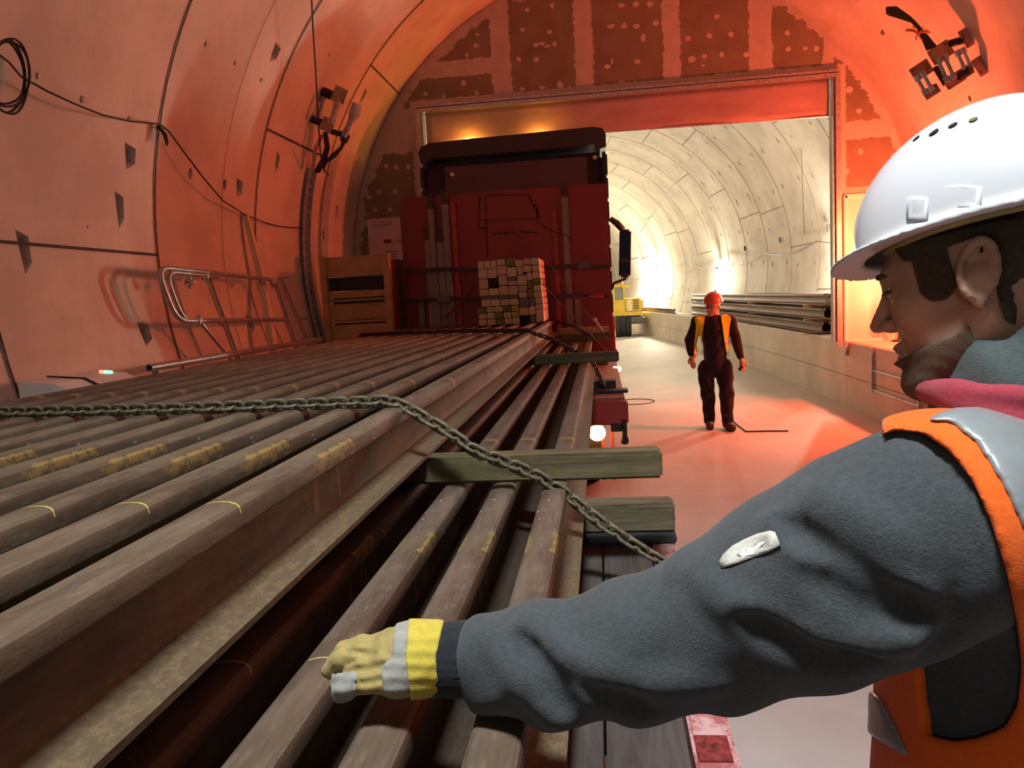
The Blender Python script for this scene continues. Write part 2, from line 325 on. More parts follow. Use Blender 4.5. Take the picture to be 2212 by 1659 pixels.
def body(name,t0,t1):
    b=arc_shell(name,t0,t1,-7.,YB+.15,1.5,None,None,None); o=b.build(name,[M_LIN,M_JOINT,M_POCK]); o.name=name
    cs=[pocket_cutter(*p[:6],oval=bool(p[6])) for p in POCK+PR if t0<p[0]<t1]
    if cs: carve(o,cs,M_POCK)
    off=Vector(o.location); me=o.data
    b2=MB()
    for y in RINGS:
        if y>-5: ring_joint(b2,y,t0,t1)
    for y0,y1,ls in ((4.12,5.92,(-90.3,-30,25,92)),(5.92,7.74,(-118,-58+20,18,61)),(7.74,9.6,(-70.1,-12,47,99)),(9.6,YB,(-51.5,-95,8,58)),(2.29,4.12,(-70,-10,40,95)),(.46,2.29,(-95,-40,20,80))):
        for l in ls:
            if t0<l<t1: long_joint(b2,l,y0,y1)
    if name=='wall_left': ring_joint(b2,7.02,-110,t1,.0025)
    for p in POCK+PR:
        if t0<p[0]<t1 and not p[6] and p[2]<=.11:
            u,v,nn=fr(p[0]); c=lin(p[0],p[1])-nn*(p[5]*.9)-v*.01; b2.add([c+u*math.cos(a)*.022+v*math.sin(a)*.022 for a in [2*PI*i/12 for i in range(12)]],[tuple(range(12))],False,2)
            b2.v=b2.v[:-12]+[q+nn*.015 for q in b2.v[-12:]]
    if t0<-60<t1:
        for t,y,r in ((-75.6,5.02,.024),(-75.8,5.55,.024),(-64.1,6.31,.02),(-64.2,6.83,.02),(-64.2,7.37,.02),(-75,4.6,.02),(-88,5.1,.01),(-70,8.6,.02),(-55,8.5,.02)): disc_mark(b2,t,y,r,3)
    if t0<60<t1:
        for t,y,r in ((66,8.2,.02),(64,6.3,.02),(50,8.7,.02)): disc_mark(b2,t,y,r,2)
    # joints stay part of the lining mesh
    b2.origin=off; j=b2.build('joint',[M_LIN,M_JOINT,M_HOLE,M_POCK])
    bm=bmesh.new(); bm.from_mesh(me); k=len(bm.faces); bm.faces.ensure_lookup_table(); 
    me.materials.clear()
    for m_ in (M_LIN.m,M_JOINT,M_POCK,M_HOLE): me.materials.append(m_)
    bm.from_mesh(j.data); bm.faces.ensure_lookup_table()
    for i in range(k,len(bm.faces)): q=bm.faces[i].material_index; bm.faces[i].material_index={0:0,1:1,2:3,3:2}[q]
    bm.to_mesh(me); bm.free(); bpy.data.objects.remove(j)
    me.set_sharp_from_angle(angle=math.radians(20)); struct(o); return o
for nm,(a,b_) in SEG.items(): body(nm,a,b_)
# far tunnel beyond the partition
b=arc_shell('f',-144,144,YB+.15,92,4,None,None,None,ny=54,th=.25)
y=9.6; i=0
while y<88:
    y+=1.83; i+=1
    ring_joint(b,y,-144,144,.0035 if y<30 else .007,4,.008)
    base=(i*47)%60
    for q in range(7):
        t=-150+base+q*42+(6 if q%2 else 0)
        if -140<t<140 and y<70: long_joint(b,t,y,min(y+1.83,90),.006 if y<30 else .011,.009)
        for dy in (.35,1.45):
            for dt in (-5.5,5.5,17,29):
                if y<52 and -120<t+dt<120:
                    u,v,nn=fr(t+dt); c=lin(t+dt,y+dy,.008); h,ww=(.085,.035) if (dt in(17,29)) else (.05,.028)
                    b.add([c-u*h*.4-v*ww*.6,c+u*h-v*ww,c+u*h*.7+v*ww,c-u*h*.4+v*ww],[(0,1,2,3)],False,2)
struct(b.build('wall_far_tunnel',[M_LINF,simple('far_joint',(.16,.13,.10),.9),simple('far_pocket',(.30,.25,.19),.9)]))
b=MB(); ts=[-150+i*5 for i in range(61)]; b.add([lin(t,91.9,-.2) for t in ts],[tuple(range(len(ts)))]); struct(b.build('wall_end',M_LINF))
# floor (one slab following the bend)
b=MB(); ys=[-7+i*1.5 for i in range(67)]; vs=[]; 
for y in ys: vs+=[Vector((cxy(y)-3.145,y,0)),Vector((cxy(y)+3.145,y,0)),Vector((cxy(y)+3.145,y,-.3)),Vector((cxy(y)-3.145,y,-.3))]
fs=[]
for i in range(len(ys)-1):
    a=4*i
    for q in range(4): fs.append((a+q,a+(q+1)%4,a+4+(q+1)%4,a+4+q))
b.add(vs,fs+[(0,1,2,3),(4*len(ys)-4,4*len(ys)-3,4*len(ys)-2,4*len(ys)-1)]); b.origin=(0,0,0); struct(b.build('floor',M_FLOOR))
# walkway ledges on both sides
LZ=.9; HW=math.sqrt(TR**2-(TZ-LZ)**2)
def ledge(name,sgn,xf,yend=90):
    b=MB(); ys=[-7+i*1.0 for i in range(int(yend+7)+1)]; n=9; vs=[]; sec=[]
    zs=[LZ-(LZ+.0)*i/6 for i in range(7)]
    prof=[(xf,0.),(xf,LZ-.02),(xf+.02,LZ)]+[(math.sqrt(TR**2-(TZ-z)**2),z) for z in zs]
    for y in ys: vs+=[Vector((cxy(y)+sgn*p[0],y,p[1])) for p in prof]
    m=len(prof); fs=[]
    for i in range(len(ys)-1):
        for q in range(m): fs.append((i*m+q,i*m+(q+1)%m,(i+1)*m+(q+1)%m,(i+1)*m+q))
    fs+=[tuple(range(m)),tuple(range((len(ys)-1)*m,len(ys)*m))]
    b.add(vs,fs,False,0)
    for i,y in enumerate([k*2.44-6 for k in range(24)]):   # pour joints and the horizontal joint
        for z0,z1 in ((0,.84),):
            b.add([Vector((cxy(y)+sgn*(xf-.0012),y-.004,z0)),Vector((cxy(y)+sgn*(xf-.0012),y+.004,z0)),Vector((cxy(y)+sgn*(xf-.0012),y+.004,z1)),Vector((cxy(y)+sgn*(xf-.0012),y-.004,z1))],[(0,1,2,3)],False,1)
    for y in ys[:-1]:
        for z in (.42,):
            b.add([Vector((cxy(a)+sgn*(xf-.0012),a,z+d)) for a,d in ((y,-.004),(y+1,-.004),(y+1,.004),(y,.004))],[(0,1,2,3)],False,1)
    struct(b.build(name,[M_LEDGE,M_JOINT]))
XL=3.355-TX
ledge('wall_ledge_right',1,XL); ledge('wall_ledge_left',-1,2.98)
# partition wall at YB with the gate opening
OX0,OX1,OZ=-2.384,3.157,4.40
PW=MB(); th=.14
def circ_x(z,s): return TX+s*math.sqrt(max(0,TR**2-(z-TZ)**2))
N=26
def strip(pts_in,pts_out):                              # quads between two polylines, front face and back face
    n=len(pts_in); vs=[Vector((p[0],YB,p[1])) for p in pts_in]+[Vector((p[0],YB,p[1])) for p in pts_out]+[Vector((p[0],YB+th,p[1])) for p in pts_in]+[Vector((p[0],YB+th,p[1])) for p in pts_out]
    fs=[]
    for i in range(n-1): fs+=[(i,i+1,n+i+1,n+i),(2*n+i,3*n+i,3*n+i+1,2*n+i+1),(i,2*n+i,2*n+i+1,i+1)]
    fs+=[(0,n,3*n,2*n),(n-1,3*n-1,4*n-1,2*n-1)]
    PW.add(vs,fs)
zs=[LZ+.0+(OZ-LZ)*i/N for i in range(N+1)]
strip([(OX0,z) for z in zs],[(circ_x(z,-1),z) for z in zs])
DX0,DX1,DZ=3.30,3.93,2.86
zs=[DZ+(OZ-DZ)*i/12 for i in range(13)]; strip([(OX1,z) for z in zs],[(circ_x(z,1),z) for z in zs])
zs=[LZ+(DZ-LZ)*i/12 for i in range(13)]; strip([(DX1,z) for z in zs],[(max(circ_x(z,1),DX1+.01),z) for z in zs]); strip([(OX1,z) for z in zs],[(DX0,z) for z in zs])
xs=[circ_x(OZ,-1)+(circ_x(OZ,1)-circ_x(OZ,-1))*i/48 for i in range(49)]
strip([(x,OZ) for x in xs],[(x,TZ+math.sqrt(max(0.0001,TR**2-(x-TX)**2))) for x in xs])
# dabs of compound over the screws
DABS=[(682,42,10,9),(790,25,8,10),(662,129,9,8),(778,140,10,8),(720,195,10,9),(745,190,12,6),(770,200,12,5),(800,190,8,9),(645,258,9,10),(720,260,10,9),(465,150,9,6),(458,198,10,9),(420,240,7,9),(405,360,12,9),
 (1092,22,12,8),(1155,18,12,10),(1215,18,12,10),(1045,115,14,8),(1103,112,12,10),(1155,115,13,8),(1240,100,11,9),(1185,165,10,15),(1030,290,12,8),(1050,268,5,10),(1162,268,11,9),(1505,72,8,9),(1380,168,11,9),(1472,155,10,10),(1567,150,9,10),
 (1395,258,13,12),(1450,245,11,9),(1525,238,9,10),(1635,238,11,9),(1445,285,8,4),(1810,143,9,9),(1815,213,11,9),(1890,210,9,7),(1938,212,9,10),(2080,388,12,12),(2122,482,10,9),(2130,660,9,12),(2072,745,8,12),(70,722,10,8),(112,726,10,9),(165,725,9,10),(37,832,9,10),(108,832,9,10),(20,912,9,8),(85,910,9,7),
 (825,370,12,14),(748,382,12,8),(660,388,11,9),(865,380,8,8),(462,402,8,9),(1095,362,15,9),(1155,358,9,7),(1300,350,10,8),(1350,345,9,6),(1592,325,9,8),(1775,308,8,8),(1836,305,7,9),(1938,300,9,8),(240,408,9,9),(320,418,8,6),(1860,75,9,7),(1500,330,14,7),(1540,322,8,6)]
for (cx_,cy_,rx,rz) in DABS:
    c=aty(800+cx_*1100/2212,cy_*500/1005.,YB); n=11; q=rnd(0,6)
    pts=[]
    for i in range(n):
        a=2*PI*i/n+q; r_=rnd(.8,1.2)
        pts.append(Vector((c.x+math.cos(a)*rx*.0037*r_,YB-.003,c.z+math.sin(a)*rz*.0037*r_)))
    PW.add([p for p in pts]+[Vector((p.x,YB+.001,p.z)) for p in pts],[tuple(range(n))]+[(i,(i+1)%n,n+(i+1)%n,n+i) for i in range(n)],False,1)
PW.origin=(0,0,0); struct(PW.build('wall_partition',[M_PLAST,M_COMP]))
# gate frame (steel) and rolled curtain
b=MB()
b.box(((OX0+OX1)/2,YB-.03,OZ+.02),(OX1-OX0+.16,.10,.05),ch=.004); b.box(((OX0+OX1)/2,YB-.05,OZ+.075),(OX1-OX0+.18,.05,.035),ch=.004)
b.box((OX1+.045,YB-.04,(OZ+LZ)/2-.03),(.05,.09,OZ-LZ+.06),ch=.004); b.box((OX1+.085,YB-.02,(OZ+LZ)/2-.03),(.028,.05,OZ-LZ+.1)); b.box((OX1+.004,YB-.02,(OZ+LZ)/2),(.02,.06,OZ-LZ))
b.box((OX0-.045,YB-.04,(OZ+LZ)/2),(.05,.09,OZ-LZ),ch=.004); b.box((OX0-.004,YB-.02,(OZ+LZ)/2),(.02,.06,OZ-LZ)); b.box((OX0-.085,YB-.02,(OZ+LZ)/2),(.028,.05,OZ-LZ))
o=b.build('trim_1',M_GALV); struct(o)
mcu=Mat('curtain_fabric',.5,0,.4); mcu.base(mcu.mix(mcu.noise(2,4,.6,(1,1,3)).step(.3,.7),(.30,.22,.24),(.37,.28,.30))); mcu.bump(mcu.noise(1.4,3,.5,(.7,1,1.5)),.08,.5)
r=thing('roller_curtain','half raised grey pink fabric curtain hanging across the top of the gate opening','curtain',((OX0+OX1)/2,YB+.05,3.93))
b=MB(); nx=60; nz=6; vs=[]
for j in range(nz+1):
    for i in range(nx+1):
        x=OX0+.03+(OX1-OX0-.06)*i/nx; z0=3.975-(.05)*(i/nx); z=z0+(OZ-z0)*j/nz
        vs.append((x,YB+.045+.012*math.sin(i*.35+j*.5)*(1-j/nz),z))
g=lambda i,j:j*(nx+1)+i
b.add(vs,[(g(i,j),g(i+1,j),g(i+1,j+1),g(i,j+1)) for i in range(nx) for j in range(nz)],True)
o=b.build('curtain_fabric',mcu,r); sm=o.modifiers.new('t','SOLIDIFY'); sm.thickness=.006
b=MB(); b.tube([(OX0+.03,YB+.047,3.972),(OX1-.03,YB+.047,3.925)],.014,8); b.build('bottom_bar',M_GALV,r)
# door in the partition
d=thing('door_1',None,None,((DX0+DX1)/2,YB,LZ)); struct(d)
mdoor=simple('door_paint',(.62,.60,.57),.45,0,.05,4)
b=MB(); b.box(((DX0+DX1)/2,YB+.02,(LZ+DZ)/2),(DX1-DX0-.05,.05,DZ-LZ-.05)); b.build('door_leaf',mdoor,d)
b=MB()
for x in (DX0+.012,DX1-.012): b.box((x,YB-.012,(LZ+DZ)/2),(.05,.05,DZ-LZ),ch=.004)
b.box(((DX0+DX1)/2,YB-.012,DZ-.012),(DX1-DX0,.05,.05),ch=.004); b.box(((DX0+DX1)/2,YB-.02,LZ+.012),(DX1-DX0,.06,.024)); b.build('door_frame',M_WHITE,d)
h=aty(1829,572,YB-.02); b=MB(); b.box((h.x,YB-.012,h.z-.04),(.04,.012,.22),ch=.004); b.cyl((h.x,YB-.01,h.z+.02),(h.x,YB-.06,h.z+.02),.011,10); b.tube([(h.x,YB-.06,h.z+.02),(h.x+.03,YB-.065,h.z+.02),(h.x+.15,YB-.065,h.z+.018)],.0095,8)
b.cyl((h.x,YB-.018,h.z-.08),(h.x,YB-.03,h.z-.08),.013,12); o=b.build('door_handle',M_DSTEEL,d)
s=aty(1872,533,YB-.01); me=text_mesh('22.0',.10); o=bpy.data.objects.new('door_number',me); me.materials.append(simple('pale_lettering',(.8,.78,.74),.6)); COL.objects.link(o); o.parent=d; o.location=Vector((s.x,YB-.0065,s.z-.04))-d.location; o.rotation_euler=(PI/2,0,0)
# small grey bracket under the gate post and conduits on the ledge face
b=MB(); b.box((OX1+.17,10.97,.80),(.07,.03,.18),ch=.004); tag(b.build('fixing_bracket',M_GALV),'small grey steel bracket below the foot of the right gate post','bracket')
c_=thing('cable_conduit','grey conduit loop with two uprights and cross bars fixed to the ledge face','conduit',(XL+TX-.02,9.2,.3))
for y,n in ((10.0,'upright'),(8.56,'upright')): b=MB(); b.box((XL+TX-.03,y,.61),(.03,.045,.56),ch=.004); b.build('upright',M_GALV,c_)
for z in (.60,.355): b=MB(); b.tube([(XL+TX-.03,10.0,z),(XL+TX-.03,8.56,z)],.011,8); b.build('cross_bar',M_GALV,c_)
# floor details
b=MB(); c=atz(1372,868,0.002); b.tube([(c.x+.3*math.cos(q*PI/16),c.y+.3*math.sin(q*PI/16),.004) for q in range(32)],.008,6,closed=True); tag(b.build('manhole_ring',M_JOINT),'thin dark manhole ring set in the floor beside the load','manhole')
b=MB(); pts=[atz(x,y,.008) for x,y in ((1578,903),(1592,917),(1612,932),(1660,931),(1703,931))]; b.tube(pts,.009,6); tag(b.build('floor_cable',M_CABLE),'thin black cable bent on the floor beside the walking worker','cable')
# ================================================================ rails
HALF=[(.075,0),(.075,.0115),(.047,.0155),(.030,.021),(.014,.030),(.0095,.045),(.0085,.08),(.0095,.113),(.014,.122),(.034,.1305),(.036,.134),(.0362,.157),(.0335,.1645),(.027,.1693),(.015,.1715)]
PROF=HALF+[(0,.172)]+[(-x,z) for x,z in HALF[::-1]]
def rail_mesh(y0,y1,mat,name='steel_rail',n=1):
    b=MB(); m=len(PROF); vs=[]; fs=[]
    ys=[y0+(y1-y0)*i/n for i in range(n+1)]
    for y in ys: vs+=[(x,y,z) for x,z in PROF]
    for i in range(n): fs+=[(i*m+q,i*m+(q+1)%m,(i+1)*m+(q+1)%m,(i+1)*m+q) for q in range(m)]
    b.add(vs,fs,True); b.add(vs[:m],[tuple(range(m))]); b.add(vs[-m:],[tuple(range(m))]); b.origin=(0,0,0)
    o=b.build(name,mat,sharp=10); o.location=(0,0,0); return o
ZU,ZD=1.278,1.026
UX=[-.619-.16*i for i in range(12)]; LX=[-.157,-.3095,-.459,-.61,-.765,-.92]
desc=['rightmost rail of the upper layer, its web and foot in full view','upper layer rail next to the one with the open foot, yellow band on its near end']
ordn=['','','third','fourth','fifth','sixth','seventh','eighth','ninth','tenth','second from the tunnel side','outermost, nearest the left tunnel wall']
for i,x in enumerate(UX):
    o=rail_mesh(-1.1+rnd(-.03,.03),9.46 if i==0 else 9.40+rnd(-.04,.04),M_RU); o.location=(x+rnd(-.004,.004)*(i>0),rnd(-.02,.02) if i else 0,ZU)
    if i==0: l='rusty steel rail at the right edge of the upper layer, web and foot exposed'
    elif i==1: l='rusty steel rail of the upper layer lying second from its right edge'
    elif i<9: l='rusty steel rail of the upper layer, %s from its right edge'%ordn[i]
    else: l=['rusty steel rail of the upper layer, third from its left edge','rusty steel rail of the upper layer, second from its left edge','rusty steel rail forming the left edge of the upper layer'][i-9]
    tag(o,l,'rail','rails of the upper layer')
for i,x in enumerate(LX):
    o=rail_mesh(-1.1,9.0+rnd(-.05,.1),M_RLE if i==0 else M_RL); o.location=(x,rnd(-.01,.01),ZD)
    l=['rusty rail at the right edge of the lower layer, pale foot edge beside the deck','rusty lower layer rail under the yellow glove, second from the right','rusty lower layer rail touched by the glove fingertips, third from the right','dark rail of the lower layer just under the overhanging upper rail foot','dark lower rail hidden deep below the upper layer, fifth from the right','dark lower rail hidden deep below the upper layer, sixth from the right'][i]
    tag(o,l,'rail','rails of the lower layer')
# ================================================================ timbers between the layers
def timber(name,x0,x1,y,z0,z1,w,mat,label,group=None,rz=0,cat='timber'):
    b=MB(); b.box(((x0+x1)/2,y,(z0+z1)/2),(x1-x0,w,z1-z0),rot=(0,0,rz),ch=.008)
    return tag(b.build(name,mat),label,cat,group)
timber('dunnage_timber',-2.34,.160,2.297,1.198,1.278,.095,M_TIMB,'mossy weathered timber beam across the lower rails under the near chain')
timber('dunnage_timber',-2.30,.220,2.640,.928,1.026,.11,M_TIMB2,'cracked grey timber beam on the black rubber mat under the lower rails')
timber('dunnage_timber',-2.34,.125,6.20,1.198,1.278,.09,M_TIMB,'mossy green timber beam across the lower rails above the truck rear beam')
timber('dunnage_timber',-2.30,.05,6.42,.95,1.026,.10,M_TIMB2,'grey timber under the lower rails on the truck bed')
timber('dunnage_timber',-2.34,.10,9.02,1.198,1.278,.09,M_TIMB2,'brown timber beam under the far end of the upper rails')
timber('dunnage_timber',-.52,.085,9.05,1.278,1.358,.08,M_FORM,'short pale timber lying on the far beam beside the upper rail end')
timber('dunnage_timber',-2.30,.05,8.6,.95,1.026,.10,M_TIMB2,'grey timber under the far end of the lower rails')
b=MB(); b.box((-1.04,2.63,.914),(2.52,.17,.028),ch=.005); tag(b.build('rubber_mat',M_RUBBER),'black rubber mat strip on the trailer deck under the grey timber','mat')
b=MB(); b.box((-.0,6.38,.99),(.19,.16,.08),ch=.004); tag(b.build('rubber_block',M_RUBBER),'black rubber block on the truck bed beside the lower rails','block')
b=MB(); b.box((.06,6.18,.962),(.25,.15,.023),ch=.004); tag(b.build('rubber_mat',M_RUBBER),'thin black rubber mat hanging over the right edge of the truck bed','mat')
# ================================================================ pack of square timbers
P0=[(803,863,790,868),(868,930,790,868),(932,988,788,868),(995,1076,780,840),(1083,1168,780,850),(1172,1250,797,857),(1253,1326,783,845),(1328,1408,783,848),
(803,894,870,962),(897,987,868,960),(990,1085,842,935),(1088,1182,858,955),(1188,1246,860,940),(1250,1328,850,914),(1335,1410,853,914),
(803,896,966,1062),(899,996,964,1055),(999,1088,938,1036),(1091,1181,958,990),(1092,1184,992,1036),(1185,1276,942,1038),(1280,1332,920,995),(1335,1413,917,978),(1337,1416,982,1042),(1279,1333,998,1074),
(805,898,1066,1130),(900,998,1058,1130),(1001,1094,1040,1130),(1097,1189,1040,1130),(1192,1276,1042,1102),(1192,1274,1105,1162),(1280,1334,1077,1162),(1338,1418,1045,1102),(1337,1420,1105,1163),
(815,1188,1133,1163),(818,910,1166,1236),(913,1004,1166,1234),(1007,1098,1166,1230),(1101,1187,1166,1230),(1193,1288,1165,1254),(1291,1348,1165,1240),(1351,1426,1166,1224),
(770,858,1240,1300),(861,944,1238,1292),(947,1027,1236,1292),(1030,1106,1235,1292),(1109,1187,1233,1292),(1191,1287,1257,1336),(1290,1348,1243,1334),(1351,1428,1227,1283),
(785,862,1304,1358),(865,945,1296,1356),(948,1025,1295,1356),(1028,1107,1295,1354),(1110,1188,1295,1352),(1351,1428,1286,1403),
(783,863,1362,1421),(867,950,1360,1419),(953,1033,1359,1418),(1036,1111,1357,1417),(1114,1190,1355,1416),(1193,1287,1339,1414),(1290,1348,1337,1411)]
kinds={'pale':(.60,.50,.34),'tan':(.55,.41,.27),'olive':(.22,.20,.05),'black':(.02,.022,.025),'grey':(.17,.17,.15),'yellow':(.50,.45,.07)}
PM={k:wood('sawn_end_'+k,tuple(x*.86 for x in c),tuple(min(1,x*1.08) for x in c),(1,1,1),26) for k,c in kinds.items()}
kk={4:'olive',10:'tan',12:'tan',16:'black',18:'grey',19:'tan',17:'tan',23:'olive',24:'olive',15:'tan',27:'tan',29:'tan',34:'grey',39:'grey',40:'grey',42:'olive',46:'yellow',45:'grey',52:'olive',54:'yellow',58:'olive',61:'black',62:'olive',28:'tan',6:'tan',31:'olive',47:'tan'}
S_=.001143; rowsY=[0,8,15,25,34,42,50,56,63]; rown=['top row','second row','third row','fourth row','fifth row','sixth row','seventh row','bottom row']
on=['first','second','third','fourth','fifth','sixth','seventh','eighth','ninth','tenth']
for i,(a,c,t,bt) in enumerate(P0):
    row=next(r for r in range(8) if rowsY[r]<=i<rowsY[r+1]); seq=i-rowsY[row]
    zo=lambda v,u: 1.452+max(0,(1421-.0165*(u-783)-v))*S_
    um=(a+c)/2; x0=-1.352+(a-803)*S_; x1=-1.352+(c-803)*S_; z0=zo(bt,um)+.001; z1=zo(t,um)-.001; kd=kk.get(i,'pale'); yf=8.62+rnd(-.012,.012)
    if row==7: z0=1.4515
    b=MB(); b.box(((x0+x1)/2,(yf+9.38)/2,(z0+z1)/2),(x1-x0-.0015,9.38-yf,z1-z0),ch=.006)
    side='from the left'
    o=b.build('square_timber',PM[kd]); tag(o,'%s sawn timber end, %s %s in the %s of the pack'%(kd,on[seq],side,rown[row]),'timber','square timbers of the pack on the rails')
b=MB(); b.box((-1.05,8.80,2.19),(.21,.30,.03),rot=(0,.02,.05),ch=.006); tag(b.build('flat_offcut',M_TIMB2),'thin grey offcut lying on top of the timber pack','offcut')
# ropes and the orange-lit steel band lie over the pack
for k,(p,q,l) in enumerate((((1179,560,8.65),(1332,757,6.4),'thin brown rope running from the pack corner down to the truck bed edge'),((1160,600,9.3),(1310,757,6.5),'thin brown rope behind the other one, slanting from the pack to the truck bed'))):
    a_=aty(*p); c_=aty(*q); c_.z=max(c_.z,.96) if False else c_.z
    b=MB(); b.tube([a_,a_.lerp(c_,.5)-Vector((0,0,.01)),c_],.005,6); tag(b.build('lashing_rope',simple('rope_%d'%k,(.16,.07,.05),.8)),l,'rope')
# ================================================================ chains
def link_mesh(mat):
    b=MB(); L,Wd,r=.0175,.0125,.0048; pts=[]
    for i in range(7): a=-PI/2+PI*i/6; pts.append((L-Wd*.4+Wd*math.cos(a),Wd*math.sin(a),0))
    for i in range(7): a=PI/2+PI*i/6; pts.append((-L+Wd*.4+Wd*math.cos(a),Wd*math.sin(a),0))
    b.tube(pts,r,8,closed=True); b.origin=(0,0,0); return b
def place_links(path,pitch,scale=1.,f=None):
    path=[Vector(p) for p in path]; d=[0]
    for a,c in zip(path,path[1:]): d.append(d[-1]+(c-a).length)
    out=[]; s=0; k=0
    def at_(s):
        for i in range(len(path)-1):
            if s<=d[i+1] or i==len(path)-2: return path[i].lerp(path[i+1],(s-d[i])/(d[i+1]-d[i]))
    while s+pitch<d[-1]:
        c=at_(s+pitch/2); t=(at_(min(s+pitch,d[-1]))-at_(s)).normalized()
        side=Vector((0,0,1)).cross(t).normalized(); up=t.cross(side)
        a=math.radians((20 if k%2 else 108)+rnd(-9,9)); yv=side*math.cos(a)+up*math.sin(a); zv=t.cross(yv)
        R=Matrix([[t.x,yv.x,zv.x],[t.y,yv.y,zv.y],[t.z,yv.z,zv.z]]); out.append((c,R.to_4x4())); s+=pitch; k+=1
    return out
zc=1.45+.015
path1=[(-2.44,2.42,zc-.05),(-2.40,2.42,zc),(-2.02,2.33,zc),(-1.62,2.27,zc),(-1.2,2.22,zc),(-.86,2.215,zc),(-.63,2.19,zc+.002),(-.585,2.18,zc-.012)]
for px,py,y in ((960,928,2.15),(1030,975,2.14),(1100,1002,2.16),(1165,1030,2.17),(1225,1070,2.17),(1300,1130,2.15),(1380,1183,2.13),(1440,1218,2.11),(1490,1245,2.10)): path1.append(tuple(aty(px,py,y)))
ch=thing('lashing_chain','heavy olive grey lashing chain in the foreground, across both rail layers to the deck','chain',path1[-1],'lashing chains')
lb=link_mesh(None); proto=lb.build('chain_link',M_CHAIN); sc_l=1.26
L1=place_links(path1,.0335); first=True
for c,R in L1[:100]:
    o=proto if first else proto.copy(); 
    if not first: COL.objects.link(o)
    first=False; o.parent=ch; o.matrix_local=Matrix.Translation(c-Vector(ch.location))@R@Matrix.Scale(sc_l,4)
def chain_one(path,label,pitch=.030):
    b=MB(); base=link_mesh(None)
    for c,R in place_links(path,pitch):
        T=Matrix.Translation(c)@R@Matrix.Scale(1.15,4); b.add([T@v for v in base.v],base.f,True)
    return tag(b.build('lashing_chain',M_CHAIND),label,'chain','lashing chains')
chain_one([(-2.44,7.5,zc-.05),(-2.38,7.46,zc),(-2.0,7.35,zc),(-1.3,7.1,zc),(-.9,6.75,zc),(-.62,6.5,zc),(-.575,6.42,zc-.02)]+[tuple(aty(*q)) for q in ((1195,733,6.38),(1235,756,6.33),(1275,775,6.30),(1290,800,6.28),(1305,835,6.1))],'dark lashing chain across the upper rails in front of the timber pack')
chain_one([(-.62,9.28,zc),(-.575,9.25,zc-.01)]+[tuple(aty(*q)) for q in ((1240,705,8.9),(1268,722,8.7),(1290,730,8.2))],'short dark chain at the far end of the rails right of the pack')
b=MB(); b.tube([aty(1285,690,9.0),aty(1302,716,8.9)],.012,8); b.lathe([(.02,-.01),(.022,0),(.02,.01)],aty(1285,690,9.0),(0,1,0),12); tag(b.build('chain_tensioner',M_GALV),'pale steel tensioner lever beside the red headboard','tensioner')
# ================================================================ near trailer
tr=thing('rail_trailer','low flatbed trailer with dark plank deck and chipped pink steel edge carrying the rails','trailer',(-1.1,.8,0))
b=MB(); n=16
for i in range(n):
    x0=-2.38+i*(2.51/n); b.box((x0+2.51/n/2,.8,.87),(2.51/n-.006,3.9,.06),ch=.003)
b.build('deck_planks',M_DECK,tr)
b=MB(); b.box((.175,.8,.82),(.08,3.96,.16),ch=.006); b.build('side_beam',M_PINK,tr)
b=MB(); b.box((-2.42,.8,.82),(.08,3.96,.16),ch=.006); b.build('side_beam',M_PINK,tr)
b=MB(); b.box((-1.12,2.79,.81),(2.68,.07,.17),ch=.006); b.build('end_beam',M_RED,tr)
b=MB()
for x in (-1.6,-.65): b.box((x,.8,.70),(.12,3.8,.26),ch=.006)
for y in (-.9,.4,1.7,2.6): b.box((-1.12,y,.76),(2.4,.08,.12))
b.build('chassis',M_DSTEEL,tr)
c0=atz(1552,1618,.9); b=MB(); b.box((.172,c0.y,.9005),(.062,.085,.004),ch=.0015); b.build('stake_pocket',simple('pocket_red',(.16,.02,.02),.5,0,.6,60),tr)
def wheel(parent,x,y,r,w,name='wheel'):
    b=MB(); ax=(1,0,0); b.lathe([(r*.55,-w/2),(r*.93,-w/2),(r,-w/2+.03),(r,w/2-.03),(r*.93,w/2),(r*.55,w/2)],(x,y,r),ax,36)
    o=b.build(name,M_RUBBER,parent); h=MB(); h.lathe([(.02,-w*.45),(r*.5,-w*.5),(r*.56,-w*.35),(r*.56,w*.35),(r*.5,w*.5),(.02,w*.45)],(x,y,r),ax,24); h.build('rim',M_GALV,o)
for x in (-2.1,-.13):
    for y in (-.5,.6): wheel(tr,x,y,.36,.26)
# ================================================================ truck: bed, headboard, cab
tk=thing('flatbed_truck','red flatbed truck with black cab and tall red headboard standing in the gate opening','truck',(-1.1,9,0))
b=MB(); b.box((-1.13,7.75,.90),(2.56,3.8,.10),ch=.006); b.build('bed',simple('bed_red_grime',(.28,.10,.09),.6,.1,.35,14),tk)
b=MB(); b.box((-1.13,5.83,.845),(2.60,.17,.175),ch=.012); b.build('rear_beam',M_RED,tk)
b=MB(); b.cyl((.135,5.76,.80),(.135,5.76,.66),.022,12); b.lathe([(.01,-.03),(.028,-.02),(.032,0),(.026,.025),(.01,.03)],(.135,5.76,.635),(0,0,1),14); b.box((.08,5.78,.735),(.09,.05,.06)); b.build('beam_lock_handle',M_DSTEEL,tk)
b=MB(); b.box((-1.2,6.0,.55),(2.35,.05,.46)); b.build('rear_panel',M_DSTEEL,tk)
for x in (-.03,.045): b=MB(); b.box((x,5.93,.53),(.022,.06,.46),ch=.003); b.build('rear_upright',M_RED,tk)
b=MB()
for x in (-1.55,-.7): b.box((x,8.6,.70),(.1,5.4,.26))
b.build('chassis',M_DSTEEL,tk)
for x in (-2.05,-.20):
    for y in (7.2,8.4,11.6): wheel(tk,x,y,.46,.30)
b=MB()
